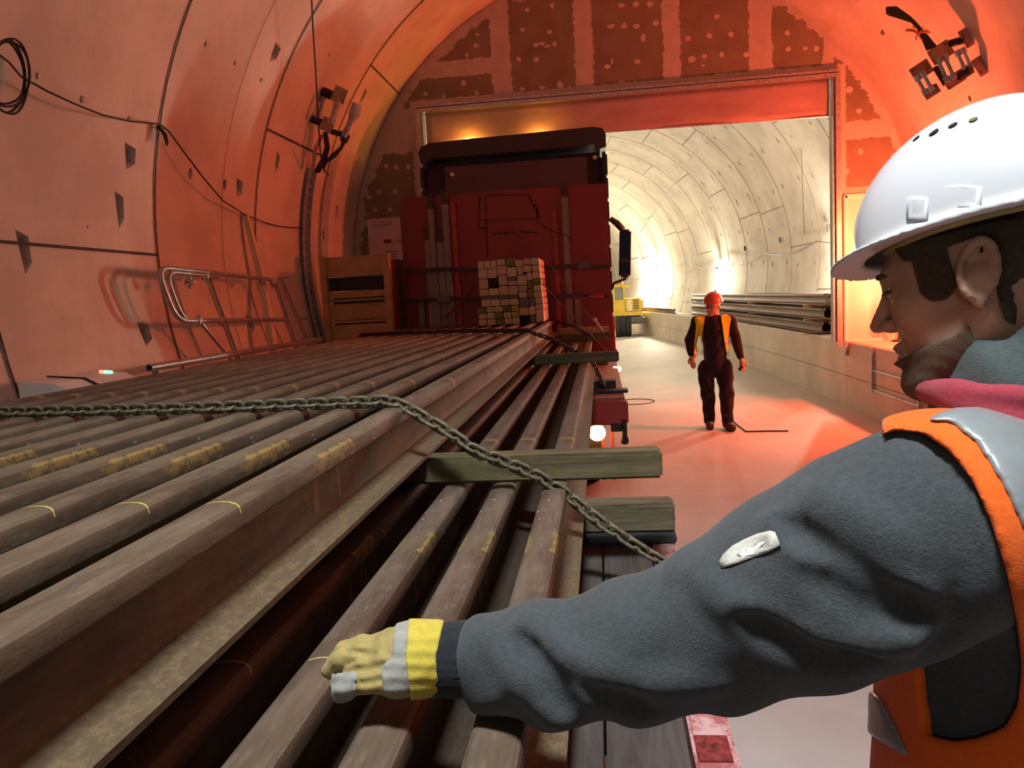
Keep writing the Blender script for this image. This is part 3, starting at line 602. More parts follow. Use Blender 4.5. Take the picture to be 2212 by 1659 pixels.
for x in (-2.05,-.20): b.box((x,7.8,.955-.06),(.5,2.2,.02))
b.build('mudguard',M_DSTEEL,tk)
lp=aty(1290,936,5.8)
b=MB(); b.lathe([(.060,0),(.064,.01),(.056,.03),(.02,.045)],(lp.x,lp.y+.03,lp.z),(0,-1,0),20); lm=b.build('tail_lamp',Mat('lamp_lens_orange',.3).emit((1,.42,.10),45),tk); lbl(lm,'lit orange tail lamp')
lp2=aty(1338,797,8.2); b=MB(); b.lathe([(.028,0),(.026,.02),(.01,.028)],(lp2.x-.01,lp2.y,lp2.z),(.5,-1,0),14); b.box((lp2.x-.03,lp2.y+.02,lp2.z),(.06,.05,.05)); lbl(b.build('marker_lamp',Mat('marker_lens',.3).emit((1,.30,.08),40),tk),'small lit orange side marker lamp')
# headboard
mh=Mat('headboard_red',.5,.1,.5); k=mh.mix(mh.noise(1.5,4,.5).step(.3,.7),(.17,.017,.016),(.22,.022,.020))
scr=mh.noise(20,5,.75,(.25,1,1.4)).gt(.60)*mh.noise(2.2,4,.6).gt(.5)*(mh.z.band(.9,2.0,.2))*((mh.x+.05).band(-.3,.62,.1)); k=mh.mix(scr*.85,k,(.05,.025,.022))
k=mh.mix(mh.noise(38,4,.7).gt(.71)*mh.noise(3,3,.5).gt(.5)*(mh.x).band(-.2,.6,.1)*.8,k,(.5,.42,.40)); mh.base(k)
b=MB(); b.box((-1.145,9.60,1.995),(2.56,.05,2.13),ch=.008); hb=b.build('headboard',mh,tk)
M_WORN=simple('worn_rust_line',(.12,.030,.025),.8,0,.5,40)
def wline(b,pts,w=.022):
    P=[aty(x,y,9.574) for x,y in pts]
    for a,c in zip(P,P[1:]):
        d=(c-a); n_=max(1,int(d.length/.05)); 
        for i in range(n_):
            p=a.lerp(c,(i+.5)/n_); ang=math.atan2(d.z,d.x); b.box((p.x+rnd(-.004,.004),9.573,p.z+rnd(-.004,.004)),(d.length/n_*1.15,.004,w*rnd(.55,1.3)),rot=Matrix.Rotation(-ang,3,'Y'))
b=MB(); wline(b,[(1050,422),(1150,420)],.018); wline(b,[(1048,420),(1053,555)],.02); wline(b,[(1036,420),(1034,492),(1052,494)],.024); wline(b,[(1036,476),(1160,472)],.012); wline(b,[(1140,420),(1160,452),(1166,472)],.035); wline(b,[(1160,450),(1162,482)],.03); b.build('worn_frame_mark',M_WORN,hb)
b=MB(); wline(b,[(1062,506),(1112,502)],.03); b.build('scuff_mark',M_WORN,hb)
b=MB(); wline(b,[(1120,500),(1165,503)],.028); b.build('scuff_mark',M_WORN,hb)
# cab
b=MB(); b.box((-1.10,11.25,2.33),(2.42,1.75,2.5),ch=.07); b.build('cab_body',simple('cab_black',(.020,.014,.014),.6,0,.3,6,spec=.25),tk)
b=MB(); rp=[(-1.22,0),(-1.24,.13),(-1.20,.205),(-1.08,.245),(-.5,.26),(0,.265),(.5,.275),(1.08,.285),(1.2,.26),(1.245,.18),(1.24,.02),(1.16,.0),(1.10,.06),(-1.08,.04),(-1.15,-.02)]
b.prism([(-1.09+x,3.60+z) for x,z in rp],'y',10.33,11.9); b.build('roof_spoiler',simple('spoiler_black',(.014,.010,.010),.55,0,.2,5),tk)
for sx in (-2.30,.135):
    b=MB()
    for i in range(7): b.box((sx,10.42,1.6+i*.30),(.05,.22,.275),ch=.015)
    b.box((sx+(.02 if sx<0 else -.02),10.48,2.5),(.04,.16,2.15)); b.build('side_fairing',M_BLACK,tk)
b=MB(); b.box((-1.05,10.365,2.75),(1.9,.02,1.55),ch=.008); b.build('rear_cab_panel',simple('cab_rear_panel',(.045,.022,.022),.5,0,.2,3),tk)
b=MB(); b.box((.145,11.5,1.05),(.07,1.3,.75),ch=.02); b.box((.16,11.55,1.62),(.04,.16,.12),ch=.01); b.build('side_skirt',M_RED,tk)
for x_,z_ in ((-1.9,3.42),(.0,3.50)):
    b=MB(); b.lathe([(.03,0),(.034,.01),(.02,.03)],(x_,10.36,z_),(0,-1,0),12); b.build('small_lamp',M_GALV,tk)
mc_=aty(1350,548,11.6); b=MB(); R=Matrix.Rotation(math.radians(3),3,'Y'); b.box(mc_,(.17,.10,.70),rot=R,ch=.03); mir=b.build('wing_mirror',M_BLACK,tk)
b=MB(); b.box(mc_+Vector((0,-.053,.12)),(.135,.004,.40),rot=R); b.box(mc_+Vector((-.008,-.053,-.21)),(.13,.004,.17),rot=R); mg=Mat('mirror_glass',.03,1.,.5).base((.16,.10,.10)); b.build('mirror_glass',mg,mir)
b=MB(); b.tube([aty(1318,472,11.6),aty(1333,483,11.6),aty(1346,497,11.6),mc_+Vector((.01,0,.34))],.035,8,rr=[.035,.05,.045,.02]); b.tube([mc_+Vector((.0,0,-.34)),aty(1352,602,11.6),aty(1326,612,11.6),aty(1322,625,11.6)],.022,8); b.build('mirror_arm',M_BLACK,mir)
# ================================================================ posts and straps on the headboard
M_POST=simple('grey_wood_post',(.20,.19,.175),.65,.3,.3,20,.001,60,(1,1,.15)); M_RPOST=simple('red_steel_post',(.30,.03,.022),.5,.1,.2,10)
M_POSTT=simple('rusty_post_cap',(.06,.03,.02),.7)
posts=[(930,944,421,'tall grey steel post strapped to the headboard, leftmost tall one'),(961,975,411,'tall grey steel post strapped to the headboard, right of the other tall one'),(919,932,489,'short grey steel post strapped left of the two tall posts'),(945,961,494,'short grey steel post between the two tall posts'),(1219,1232,394,'single tall grey steel post at the right side of the headboard')]
for x0,x1,yt,l in posts:
    z1=aty(x0,yt,9.5).z; xa=aty((x0+x1)/2,560,9.5).x; wd=(x1-x0)*9.5/F
    o=thing('stake_post',l,'post',(xa,9.5,.95),'posts strapped to the headboard')
    b=MB(); b.box((xa,9.52,(.95+z1-.17)/2),(wd,.06,z1-.17-.95),ch=.006); b.build('post_body',M_POST,o)
    b=MB(); b.box((xa,9.52,z1-.085),(wd*.96,.055,.17),ch=.004); b.build('post_tip',M_POSTT,o)
for x0,x1,yt,l in ((978,989,434,'narrow bright red steel strip right of the tall grey posts'),(1197,1207,452,'narrow bright red steel strip left of the single grey post')):
    z1=aty(x0,yt,9.5).z; xa=aty((x0+x1)/2,560,9.5).x; b=MB(); b.box((xa,9.535,(.95+z1)/2),((x1-x0)*9.5/F,.03,z1-.95),ch=.004); tag(b.build('red_strip',M_RPOST),l,'strip')
b=MB(); xa=aty(1250,700,9.5).x; z1=aty(1250,640,9.5).z; b.box((xa,9.53,(.95+z1)/2),(.07,.05,z1-.95),ch=.005); tag(b.build('stake_post',M_POST),'short grey post stub right of the single tall post','post','posts strapped to the headboard')
for j,xq in enumerate((912,)):
    xa=aty(xq,700,9.5).x; z1=aty(xq,650,9.5).z; b=MB(); b.box((xa,9.53,(.95+z1)/2),(.07,.05,z1-.95),ch=.005); tag(b.build('stake_post',M_POST),'short grey post stub at the far left of the post group','post','posts strapped to the headboard')
for yy,l,dy in ((581,'upper dark lashing strap across the headboard and its posts',0),(645,'lower dark lashing strap across the headboard and its posts',1)):
    st=thing('ratchet_strap',l,'strap',(-1.1,9.47,aty(1100,yy,9.47).z),'straps across the headboard'); b=MB()
    A=aty(872,yy+4,9.47); B=aty(1316,yy-6,9.47); zz=[]
    n=24; vs=[]
    for i in range(n+1):
        p=A.lerp(B,i/n); q=-.008*math.sin(i*.9); vs+=[(p.x,9.472+q*.3,p.z-.026+q),(p.x,9.472+q*.3,p.z+.026+q)]
    b.add(vs,[(2*i,2*i+2,2*i+3,2*i+1) for i in range(n)]); o=b.build('webbing',M_BLUE,st); m_=o.modifiers.new('t','SOLIDIFY'); m_.thickness=.004
    rx=(1262,571) if not dy else (958,645); c=aty(rx[0],rx[1]+2,9.45); b=MB(); b.box(c,(.16,.03,.075),ch=.006); b.box(c+Vector((.06,-.02,.0)),(.03,.03,.09),ch=.004); b.box(c+Vector((-.03,-.02,.01)),(.08,.02,.02)); b.build('ratchet',simple('worn_ratchet',(.13,.11,.10),.5,.5),st)
b=MB(); c=aty(1290,640,9.44); b.box(c,(.17,.02,.05),ch=.005); b.box(c+Vector((-.14,0,-.012)),(.1,.012,.02)); tag(b.build('red_strap_handle',M_RPOST),'small bright red strap handle on the right of the lower strap','handle')
b=MB(); b.tube([aty(x,y,9.45) for x,y in ((1034,590),(1018,618),(1000,648),(978,670),(958,688))],.012,6); tag(b.build('lashing_rope',M_WORN),'dark red lashing cord slanting down left of the timber pack','rope')
b=MB(); b.tube([aty(x,y,9.46) for x,y in ((1168,480),(1180,492),(1200,502),(1225,508),(1236,520))],.005,6); tag(b.build('thin_wire',M_CABLE),'thin wire sagging from the worn frame mark to the tall grey post','wire')
# red steel posts left of the headboard
for x0,x1,y0,l,m in ((851,860,560,'bright edged red steel post left of the headboard',M_RPOST),(861,868,560,'dark rusty steel post between the crate and the headboard',M_POSTT),(869,876,562,'second dark rusty steel post touching the headboard edge',M_POSTT)):
    z1=aty(x0,y0,9.35).z; xa=aty((x0+x1)/2,640,9.35).x; b=MB(); b.box((xa,9.35,(z1+0)/2),((x1-x0)*9.35/F,.05,z1),ch=.004); tag(b.build('side_post',m),l,'post')
# ================================================================ stack of rails on the far ledge
A0=Vector((3.43,12.35,0)); A1=Vector((2.93,25.3,0)); dr_=(A1-A0); an=math.atan2(-dr_.x,dr_.y)
M_RF=simple('far_rail_steel',(.13,.075,.055),.5,.25,.35,9,stretch=(1,.1,1)); pr=rail_mesh(0,12.9,M_RF); first=True
nm3=['bottom','middle','top']; 
for k in range(3):
    for j in range(3):
        o=pr if first else pr.copy(); 
        if not first: COL.objects.link(o)
        first=False; o.location=(A0.x+.16*j*math.cos(an),A0.y+rnd(-.12,.12)+.1*(2-k),LZ+.03+k*.222); o.rotation_euler=(0,0,an)
        tag(o,'steel rail stored on the far walkway ledge, %s layer, %s'%(nm3[k],['nearest the ledge edge','in the middle of three','nearest the tunnel wall'][j]),'rail','rails stacked on the far ledge')
    for q in range(4):
        yy=A0.y+.6+q*3.9; t_=(yy-A0.y)/dr_.y; b=MB(); b.box((A0.x+dr_.x*t_+.17,yy,LZ+.015+k*.222-(.01 if k else 0)),(.66,.09,.03 if k==0 else .048),rot=(0,0,an),ch=.004)
        tag(b.build('spacer_timber',M_FORM),'spacer timber under the %s layer of the far rails, %s'%(nm3[k],['at the gate end','second from the gate','third from the gate','at the far end'][q]),'timber','spacers in the far rail stack')
b=MB(); m=len(PROF); ys=[26.5+i*1.2 for i in range(17)]; vs=[]
for y in ys: vs+=[(cxy(y)+XL+.15+x,y,LZ+z) for x,z in PROF]
b.add(vs,[(i*m+q,i*m+(q+1)%m,(i+1)*m+(q+1)%m,(i+1)*m+q) for i in range(16) for q in range(m)],True); b.add(vs[:m],[tuple(range(m))]); tag(b.build('steel_rail',M_RF),'single long rail lying on the ledge beyond the stack, towards the excavator','rail')
# ================================================================ left wall furniture
def cyl_hit(px,py,off=0.):
    r=ray(px,py); R=TR-off; ox,oz=-TX,CH-TZ; a=r[0]**2+r[2]**2; b_=2*(ox*r[0]+oz*r[2]); c=ox*ox+oz*oz-R*R
    t=(-b_+math.sqrt(b_*b_-4*a*c))/(2*a); return Vector(CAM+r*t)
# white cabinet with red and green indicator light
cb=thing('control_cabinet','pale grey control cabinet on the left ledge with a lit red and green indicator','cabinet',(-3.12,4.6,LZ))
b=MB(); pf=[(-3.26,LZ),(-2.88,LZ),(-2.88,1.34),(-3.02,1.415),(-3.24,1.435)]
b.prism(pf,'y',3.92,4.56); b.build('cabinet_body',M_WHITE,cb)
b=MB(); b.box((-2.95,4.16,1.385),(.15,.008,.012),rot=(0,math.radians(28),0)); b.box((-3.13,4.16,1.428),(.24,.008,.012),rot=(0,math.radians(5),0)); b.build('door_gap',M_BLACK,cb)
c=Vector((-3.10,4.47,1.432)); b=MB(); b.tube([(c.x-.03,c.y,c.z),(c.x+.005,c.y,c.z-.003)],.010,8); lbl(b.build('indicator_red',Mat('indicator_red_glow',.4).emit((1,.12,.08),4),cb),'red indicator light')
b=MB(); b.tube([(c.x+.007,c.y,c.z-.003),(c.x+.05,c.y,c.z-.008)],.010,8); lbl(b.build('indicator_green',Mat('indicator_green_glow',.4).emit((.08,1,.30),4),cb),'green indicator light')
b=MB(); b.box((-3.08,3.4,LZ+.22),(.34,.5,.44),ch=.03); tag(b.build('plastic_tub',M_WHITE),'low white plastic tub at the foot of the left wall, mostly hidden by the rails','tub')
# steel pipe lying on a support
pp=thing('scaffold_tube','grey scaffold tube lying along the left ledge with its open end towards the camera','tube',(-3.1,6,LZ))
pa=cyl_hit(322,795,.30); pb=cyl_hit(650,768,.30); pb=Vector((pa.x,8.3,pa.z+.0)); b=MB(); n=16; R1,R2=.027,.022; vs=[]
for p in (pa,pb):
    for r_ in (R1,R2): vs+=[p+Vector((math.cos(2*PI*i/n)*r_,0,math.sin(2*PI*i/n)*r_)) for i in range(n)]
fs=[]
for i in range(n): j=(i+1)%n; fs+=[(i,j,2*n+j,2*n+i),(n+i,3*n+i,3*n+j,n+j),(i,n+i,n+j,j),(2*n+i,2*n+j,3*n+j,3*n+i)]
b.add(vs,fs,True); b.build('tube_body',M_ALU,pp)
b=MB(); b.box((pa.x+.01,pa.y+.08,(pa.z+LZ)/2-.02),(.035,.03,pa.z-LZ-.02)); b.tube([(pa.x-.05,pa.y+.08,LZ+.01),(pa.x,pa.y+.05,pa.z-.03)],.012,6); b.tube([(pa.x+.07,pa.y+.08,LZ+.01),(pa.x,pa.y+.05,pa.z-.03)],.012,6); b.build('support_bracket',M_ALU,pp)
b=MB(); b.box((pa.x+.01,7.9,(pa.z+LZ)/2-.02),(.035,.03,pa.z-LZ-.02)); b.build('support_bracket',M_ALU,pp)
# guard rail frame leaning on the wall
gr=thing('guardrail_frame','grey tubular guardrail frame with rounded end leaning against the left wall','guardrail',(-3.1,6.5,LZ))
off=.26
def G(x,y,o=off): return cyl_hit(x,y,o)
def rnd_path(P,k=5):
    out=[]
    for i,p in enumerate(P):
        if 0<i<len(P)-1:
            a=P[i-1]; c=P[i+1]; d1=min(.16,(a-p).length*.45); d2=min(.16,(c-p).length*.45); s=p+(a-p).normalized()*d1; e=p+(c-p).normalized()*d2
            for q in range(k+1): t=q/k; out.append(s*(1-t)**2+p*2*t*(1-t)+e*t*t)
        else: out.append(p)
    return out
b=MB(); b.tube(rnd_path([G(590,604),G(337,577),G(381,694),G(620,690)],8),.021,10); b.build('outer_tube',M_ALU,gr)
b=MB(); b.tube(rnd_path([G(470,598),G(355,586),G(396,694),G(430,694)],8),.017,10); b.build('inner_tube',M_ALU,gr)
for P,w in ((((444,592),(512,776)),.05),(((590,605),(640,752)),.035),(((604,600),(668,748)),.04)):
    a=G(*P[0],off-.03); c=G(*P[1],off-.03); c=a+(c-a)*1.25; d=(c-a); L=d.length; b=MB(); y_=d.normalized(); x_=Vector((0,1,0))-y_*y_.y; x_.normalize(); z_=x_.cross(y_)
    R=Matrix([[x_.x,y_.x,z_.x],[x_.y,y_.y,z_.y],[x_.z,y_.z,z_.z]]); m_=(a+c)/2; b.box(m_,(w,L,.012),rot=R,ch=.002); b.box(m_+x_*(w/2),(.006,L,.035),rot=R,ch=.002); b.build('post',M_ALU,gr)
b=MB(); b.tube([G(436,700),G(502,780)],.015,8); b.build('brace',M_ALU,gr)
for x,y in ((428,693),(477,692),(444,596),(408,610),(566,610),(590,612)):
    p=G(x,y); b=MB(); b.box(p,(.05,.06,.06),rot=(rnd(0,1),rnd(0,1),0),ch=.008); b.cyl(p+Vector((0,0,-.05)),p+Vector((.02,0,.05)),.010,8); b.cyl(p+Vector((.0,-.05,-.02)),p+Vector((.02,.05,.0)),.008,8); b.build('clamp',M_GALV,gr)
g2=G(618,612,.25); b=MB(); b.tube([g2+Vector((0,-.03,.06)),g2+Vector((0,.09,.06))],.012,8); b.tube([G(650,688,.2),G(662,688,.2)],.014,8); b.build('hook_bolt',M_GALV,gr)
# lath leaning on the wall
b=MB(); a=cyl_hit(530,462,.03); m_=cyl_hit(565,600,.10); c=cyl_hit(590,775,.24); c=Vector((c.x+.05,c.y,LZ)); b.tube([a,m_,c],.018,4,rr=[.034,.045,.05]); tag(b.build('wooden_lath',M_LATH),'pale wooden lath leaning on the left wall behind the guardrail frame','lath')
# perforated cable tray up the wall
tray=thing('cable_tray','perforated steel cable tray running up the left wall beside the wooden crate','tray',(-3.4,9.0,LZ)); b=MB(); b2=MB(); yt=9.02; ts=[-109+i*1.5 for i in range(25)]; wv=.085
for i in range(len(ts)-1):
    t=ts[i]; tm=(t+ts[i+1])/2; ys=(yt-.02*0) ; u,v,nn=fr(tm); c=lin(tm,yt,.03); L_=TR*math.radians(1.5)*1.01; R=Matrix([[u.x,v.x,nn.x],[u.y,v.y,nn.y],[u.z,v.z,nn.z]])
    b.box(c,(L_,wv*2,.004),rot=R)
    for s in (-1,1): b.box(c+v*s*wv+nn*.015,(L_,.004,.035),rot=R); b2.box(c+v*s*.045+nn*.003,(L_*.66,.014,.004),rot=R)
b.build('tray_body',M_GALV,tray); b2.build('slots',M_HOLE,tray)
b=MB(); b.tube([lin(-73.5,8.97,.05),lin(-70,8.9,.05),lin(-67,8.87,.1)],.012,6); b.tube([lin(-73.5,9.03,.05),lin(-70,8.97,.05),lin(-67,8.92,.1)],.012,6); tag(b.build('conduit_pipe',M_GALV),'pair of thin conduits from the tray top to the left bracket','conduit')
# wooden formwork crate standing left of the headboard
cr=thing('formwork_box','tall wooden formwork box with boards and a black panel standing beside the cable tray','crate',(-2.85,8.9,0))
X0,X1=aty(698,640,8.9).x,-2.44; Z1=aty(780,550,8.9).z
for x in (X0+.035,X1-.035): b=MB(); b.box((x,8.9,Z1/2),(.07,.10,Z1),ch=.005); b.build('side_post',M_FORM,cr)
def zb(y): return aty(780,y,8.9).z
for y0,y1,m,n_,dy in ((552,596,M_FORM,'board',0),(597,626,simple('black_felt',(.02,.02,.022),.8),'black_panel',.03),(628,642,M_FORM,'board',.0),(655,690,M_FORM,'board',.02),(700,742,M_FORM,'board',.03),(752,800,M_FORM,'board',.03)):
    za,zb_=zb(y1),zb(y0); b=MB(); b.box(((X0+X1)/2,8.92+dy,(za+zb_)/2),(X1-X0-.14,.04,zb_-za),ch=.004); o=b.build(n_,m,cr)
for y in (647,694,745): b=MB(); b.box(((X0+X1)/2,9.0,zb(y)),(X1-X0-.14,.16,.03),ch=.003); b.build('shelf_board',M_FORM,cr)
b=MB(); b.box(((X0+X1)/2,9.10,Z1*.42),(X1-X0-.1,.02,Z1*.8)); b.build('back_board',wood('dark_board',(.16,.10,.05),(.24,.16,.08)),cr)
# notice on the partition wall
nt=thing('notice_board','pale pink notice sheet with a dark red logo on the partition wall behind the crate','notice',(-3.0,YB-.02,2.5))
a=aty(790,474,YB-.02); c=aty(872,620,YB-.02); b=MB(); b.box(((a.x+c.x)/2+.02,YB-.015,(a.z+c.z)/2),(c.x-a.x,.02,a.z-c.z)); b.build('sheet',simple('notice_paper',(.58,.50,.50),.6,0,.05,4),nt)
b=MB(); q=aty(824,481,YB-.04); b.box(q,(.28,.02,.055),ch=.004); b.build('clip_bar',M_GALV,nt)
b=MB(); q=aty(837,521,YB-.028); b.box(q,(.105,.004,.055)); b.build('logo_block',simple('logo_dark_red',(.20,.02,.03),.6),nt)
for i,(px,txt,sz) in enumerate(((858,'C KG',.062),)):
    me=text_mesh(txt,sz); o=bpy.data.objects.new('logo_lettering',me); me.materials.append(M_DSTEEL); COL.objects.link(o); o.parent=nt; q=aty(px,522,YB-.028); o.location=q-Vector(nt.location)+Vector((0,0,-.02)); o.rotation_euler=(PI/2,0,0)
for px,py,w_ in ((846,543,.19),(850,549,.07),(852,555,.08)):
    q=aty(px,py,YB-.027); b=MB(); 
    for i in range(4): b.box((q.x-w_/2+w_*(i+.5)/4,q.y,q.z),(w_/4*.7,.003,.014))
    b.build('small_print',M_DSTEEL,nt)
# cable coil and hanging line on the left wall
b=MB()
for k in range(4):
    c=cyl_hit(8-k*2,158+k*2,.06); R_=.17+.012*k; u,v,nn=fr(-74.5); q=rnd(0,6)
    b.tube([c+u*math.cos(a)*(R_+.01*math.sin(3*a+q))+v*math.sin(a)*R_*.8+nn*(.02+.01*k+.01*math.sin(2*a+q)) for a in [2*PI*i/28 for i in range(28)]],.007,6,closed=True)
b.tube([cyl_hit(-10,112,.1),cyl_hit(20,135,.1),cyl_hit(45,165,.09)],.006,6); tag(b.build('cable_coil',M_CABLE),'coil of thin black cable hanging on the left wall at the picture edge','coil')
b=MB(); b.tube([cyl_hit(x,y,o_) for x,y,o_ in ((45,165,.09),(100,196,.14),(160,224,.17),(220,248,.17),(280,262,.12),(345,268,.05),(365,284,.06),(400,332,.12),(440,385,.15),(480,432,.12),(527,463,.05),(545,470,.04),(575,482,.05),(608,490,.06),(655,493,.07))],.0065,6)
tag(b.build('hanging_cable',M_CABLE),'thin black cable sagging along the left wall from the coil to the cable tray','cable')
b=MB(); p=cyl_hit(345,276,.04); b.box(p,(.04,.04,.03)); b.tube([p,p+Vector((.03,.02,-.05)),p+Vector((.02,.05,-.11))],.014,6); b.tube([p,p+Vector((.01,.04,-.06)),p+Vector((.03,.03,-.13))],.010,6); tag(b.build('cable_knot',M_CABLE),'black knot of cable hooked on the lining joint of the left wall','knot')
b=MB(); b.tube([cyl_hit(672,-30,.25),cyl_hit(676,60,.25),cyl_hit(682,150,.25),cyl_hit(686,240,.3),cyl_hit(692,330,.3),cyl_hit(700,372,.25)],.008,6); tag(b.build('hanging_cable',M_CABLE),'thin black cable hanging down in front of the left bracket cluster','cable')
# bracket clusters
M_PLB=simple('bronze_plate',(.30,.24,.20),.35,.7,.25,16); M_SPR=simple('black_bellows',(.03,.022,.022),.45,.1)
M_CLR=simple('smoky_plate',(.42,.26,.23),.5,.2,.1,8)
def cluster(name,label,side,P):
    r=thing(name,label,'bracket',P['c'])
    for (px,py,y,w_,h_,rot,m,nm) in P['plates']:
        c=aty(px,py,y); b=MB(); R=Matrix.Rotation(math.radians(P['tilt']),3,'Y')@Matrix.Rotation(math.radians(rot),3,'Z'); b.box(c,(w_,.014,h_),rot=R,ch=.003)
        for sx in (-.35,.35):
            for sz in (-.3,.3): q=c+R@Vector((w_*sx,-.014,h_*sz)); b.cyl(q,q+R@Vector((0,-.012,0)),.013,6)
        b.build(nm,m,r)
    for (a,c,y,ya,w_) in P['bars']:
        A=aty(*a,y); C=aty(*c,ya); b=MB(); d=(C-A); x_=Vector((0,1,0)).cross(d).normalized()
        b.tube([A-x_*w_,C-x_*w_],.017,6); b.tube([A+x_*w_,C+x_*w_],.017,6)
        for q in (A,C):
            for s in (-1,1): b.cyl(q+x_*w_*s-d.normalized()*.03,q+x_*w_*s+d.normalized()*.03,.028,6)
        b.build('threaded_rods',M_GALV,r)
    for (a,c,y,ya,rr_) in P['bellows']:
        A=aty(*a,y); C=aty(*c,ya); n=17; b=MB(); b.tube([A.lerp(C,i/n) for i in range(n+1)],rr_,12,rr=[rr_*(1 if i%2 else .82) for i in range(n+1)]); b.build('rubber_buffer',M_SPR,r)
    return r
cluster('insulator_bracket','steel plate bracket with threaded rods and black buffers on the left wall above the crate','L',dict(c=tuple(cyl_hit(700,260,.1)),tilt=28,
 plates=[(674,188,8.75,.12,.17,-8,M_CLR,'mounting_plate'),(655,245,8.75,.14,.17,-8,M_CLR,'mounting_plate'),(733,205,8.7,.16,.17,0,M_PLB,'clamp_plate'),(707,270,8.7,.15,.15,0,M_PLB,'clamp_plate'),(768,238,8.9,.13,.15,0,simple('bright_plate',(.75,.72,.66),.25,.7,.1),'clamp_plate'),(745,298,8.9,.10,.10,0,M_PLB,'clamp_plate')],
 bars=[((728,225),(716,262),8.62,8.62,.018),((761,255),(744,290),8.85,8.85,.018),((697,215),(689,250),8.75,8.75,.016)],
 bellows=[((685,192),(722,208),8.76,8.74,.055),((668,255),(702,268),8.76,8.74,.045),((712,283),(738,290),8.78,8.86,.035)]))
b=MB()
for q in range(6): o_=q*1.7; b.tube([aty(700+o_*.6,285,8.72),aty(704+o_*.8,318,8.75),aty(695+o_,345,8.8),aty(680+o_,372,8.85)],.016,6)
tag(b.build('cable_bundle',M_CABLE),'thick black cable bundle hanging below the left bracket','cable')
b=MB(); b.tube([aty(x,y,8.85) for x,y in ((744,300),(738,318),(722,335),(704,350),(698,362))],.022,8,rr=[.03,.02,.03,.02,.025]); b.tube([aty(x,y,8.85) for x,y in ((698,352),(703,370),(710,380))],.006,6); tag(b.build('cable_sleeve',M_SPR),'curved dark cable sleeve right of the bundle under the left bracket','cable')
cluster('insulator_bracket','steel plate bracket with threaded rods on the upper right wall above the white helmet','R',dict(c=tuple(cyl_hit(2030,130,.1)),tilt=-30,
 plates=[(2098,75,8.5,.20,.19,5,M_CLR,'mounting_plate'),(2127,137,8.5,.20,.19,5,M_CLR,'mounting_plate'),(2032,113,8.6,.22,.16,0,M_PLB,'clamp_plate'),(1990,152,8.7,.20,.15,0,M_PLB,'clamp_plate'),(2062,172,8.6,.20,.12,0,M_PLB,'clamp_plate'),(2012,198,8.7,.16,.10,0,M_PLB,'clamp_plate')],
 bars=[((2035,128),(2052,168),8.5,8.5,.035),((1988,165),(2005,195),8.6,8.6,.035),((2075,112),(2090,146),8.55,8.55,.03)],
 bellows=[((2050,95),(2085,85),8.62,8.5,.04),((2075,165),(2098,150),8.6,8.5,.045),((2020,145),(2043,183),8.65,8.6,.03)]))
b=MB()
for q in range(9): o_=q*1.6; dz=(q%3)*3; b.tube([aty(1916+dz,18+o_,8.9),aty(1935+o_*.4,17+o_+dz,8.8),aty(1962+o_,36+o_*.9,8.7),aty(1985+o_,62+o_,8.6),aty(2005+o_*1.2,108-o_*.5,8.6)],.018,6)
tag(b.build('cable_bundle',M_CABLE),'bundle of cut black cables rising from the upper right bracket','cable')
b=MB()
for q in range(12): a_=rnd(0,6.3); p=aty(1982,72,8.45); b.tube([p,p+Vector((math.cos(a_)*.06,-.02,math.sin(a_)*.04)),p+Vector((math.cos(a_+.3)*.12,0,math.sin(a_)*.07))],.006,5)
tag(b.build('orange_ties',simple('orange_tie',(.9,.22,.03),.5)),'orange cable ties round the upper right cable bundle','ties')
# ================================================================ far tunnel: lamps, cable, overhead line, excavator
def wallp(y,ang,off): return lin(ang,y,off)
WARM=(1,.86,.63)
def tube_lamp(y,ang,L_,st,label,col=WARM,off=.12,pw=None,rad=.03,cat='lamp',grp='work lights in the far tunnel'):
    r=thing('work_light',label,cat,tuple(wallp(y,ang,off)),grp); A=wallp(y,ang-L_/2,off); B=wallp(y,ang+L_/2,off)
    b=MB(); b.tube([A,A.lerp(B,.5)+(wallp(y,ang,off)-A.lerp(B,.5)),B],rad,10); b.build('lamp_tube',Mat('lamp_glow_%d'%int(y*10),.4).emit(col,st),r)
    for q in (A,B):
        b=MB(); b.cyl(q-Vector((0,.0,.03)),q+Vector((0,0,.03)),rad*1.3,10); b.build('end_cap',M_BLACK,r)
    return r
tube_lamp(13.5,92,20,800,'bright vertical work light on the far wall just behind the right gate post')
tube_lamp(23.3,95,10,1300,'bright work light on the far wall behind the walking worker')
for y in (31.8,34.5): tube_lamp(y,92,16,1600,'blazing work light on the curved wall beyond the excavator, %s'%('nearer one' if y<33 else 'farther one'))
b=MB(); pts=[]
for i in range(90):
    y=11.5+i*.28; z=2.50-.13*abs(math.sin((y-11.5)*PI/3.66))-.006*(y-11.5); th_=90-math.degrees(math.asin((z-TZ)/(TR-.06))); pts.append(lin(th_,y,.06))
b.tube(pts,.009,6); tag(b.build('festoon_cable',M_CABLE),'looping cable strung along the right wall of the far tunnel','cable')
for i,(px,py,y) in enumerate(((1578,570,None),(1690,528,None),(1715,535,None),(1630,548,None))):
    yy=[20.5,14.4,14.0,17.5][i]; p=lin(84,yy,.06); b=MB(); b.box(p,(.05,.08,.12),ch=.01); tag(b.build('cable_hanger',M_DSTEEL),['small hanger of the looping cable farthest from the gate','pale box hanger of the looping cable near the gate','dark hanger of the looping cable closest to the gate','middle hanger of the looping cable'][i],'hanger','hangers of the looping cable')
b=MB(); b.tube([aty(1545,258,14),aty(1500,330,16.2),aty(1440,420,19.5),aty(1383,502,25)],.012,6); tag(b.build('overhead_line',M_GALV),'straight pale line running along the crown of the far tunnel','line')
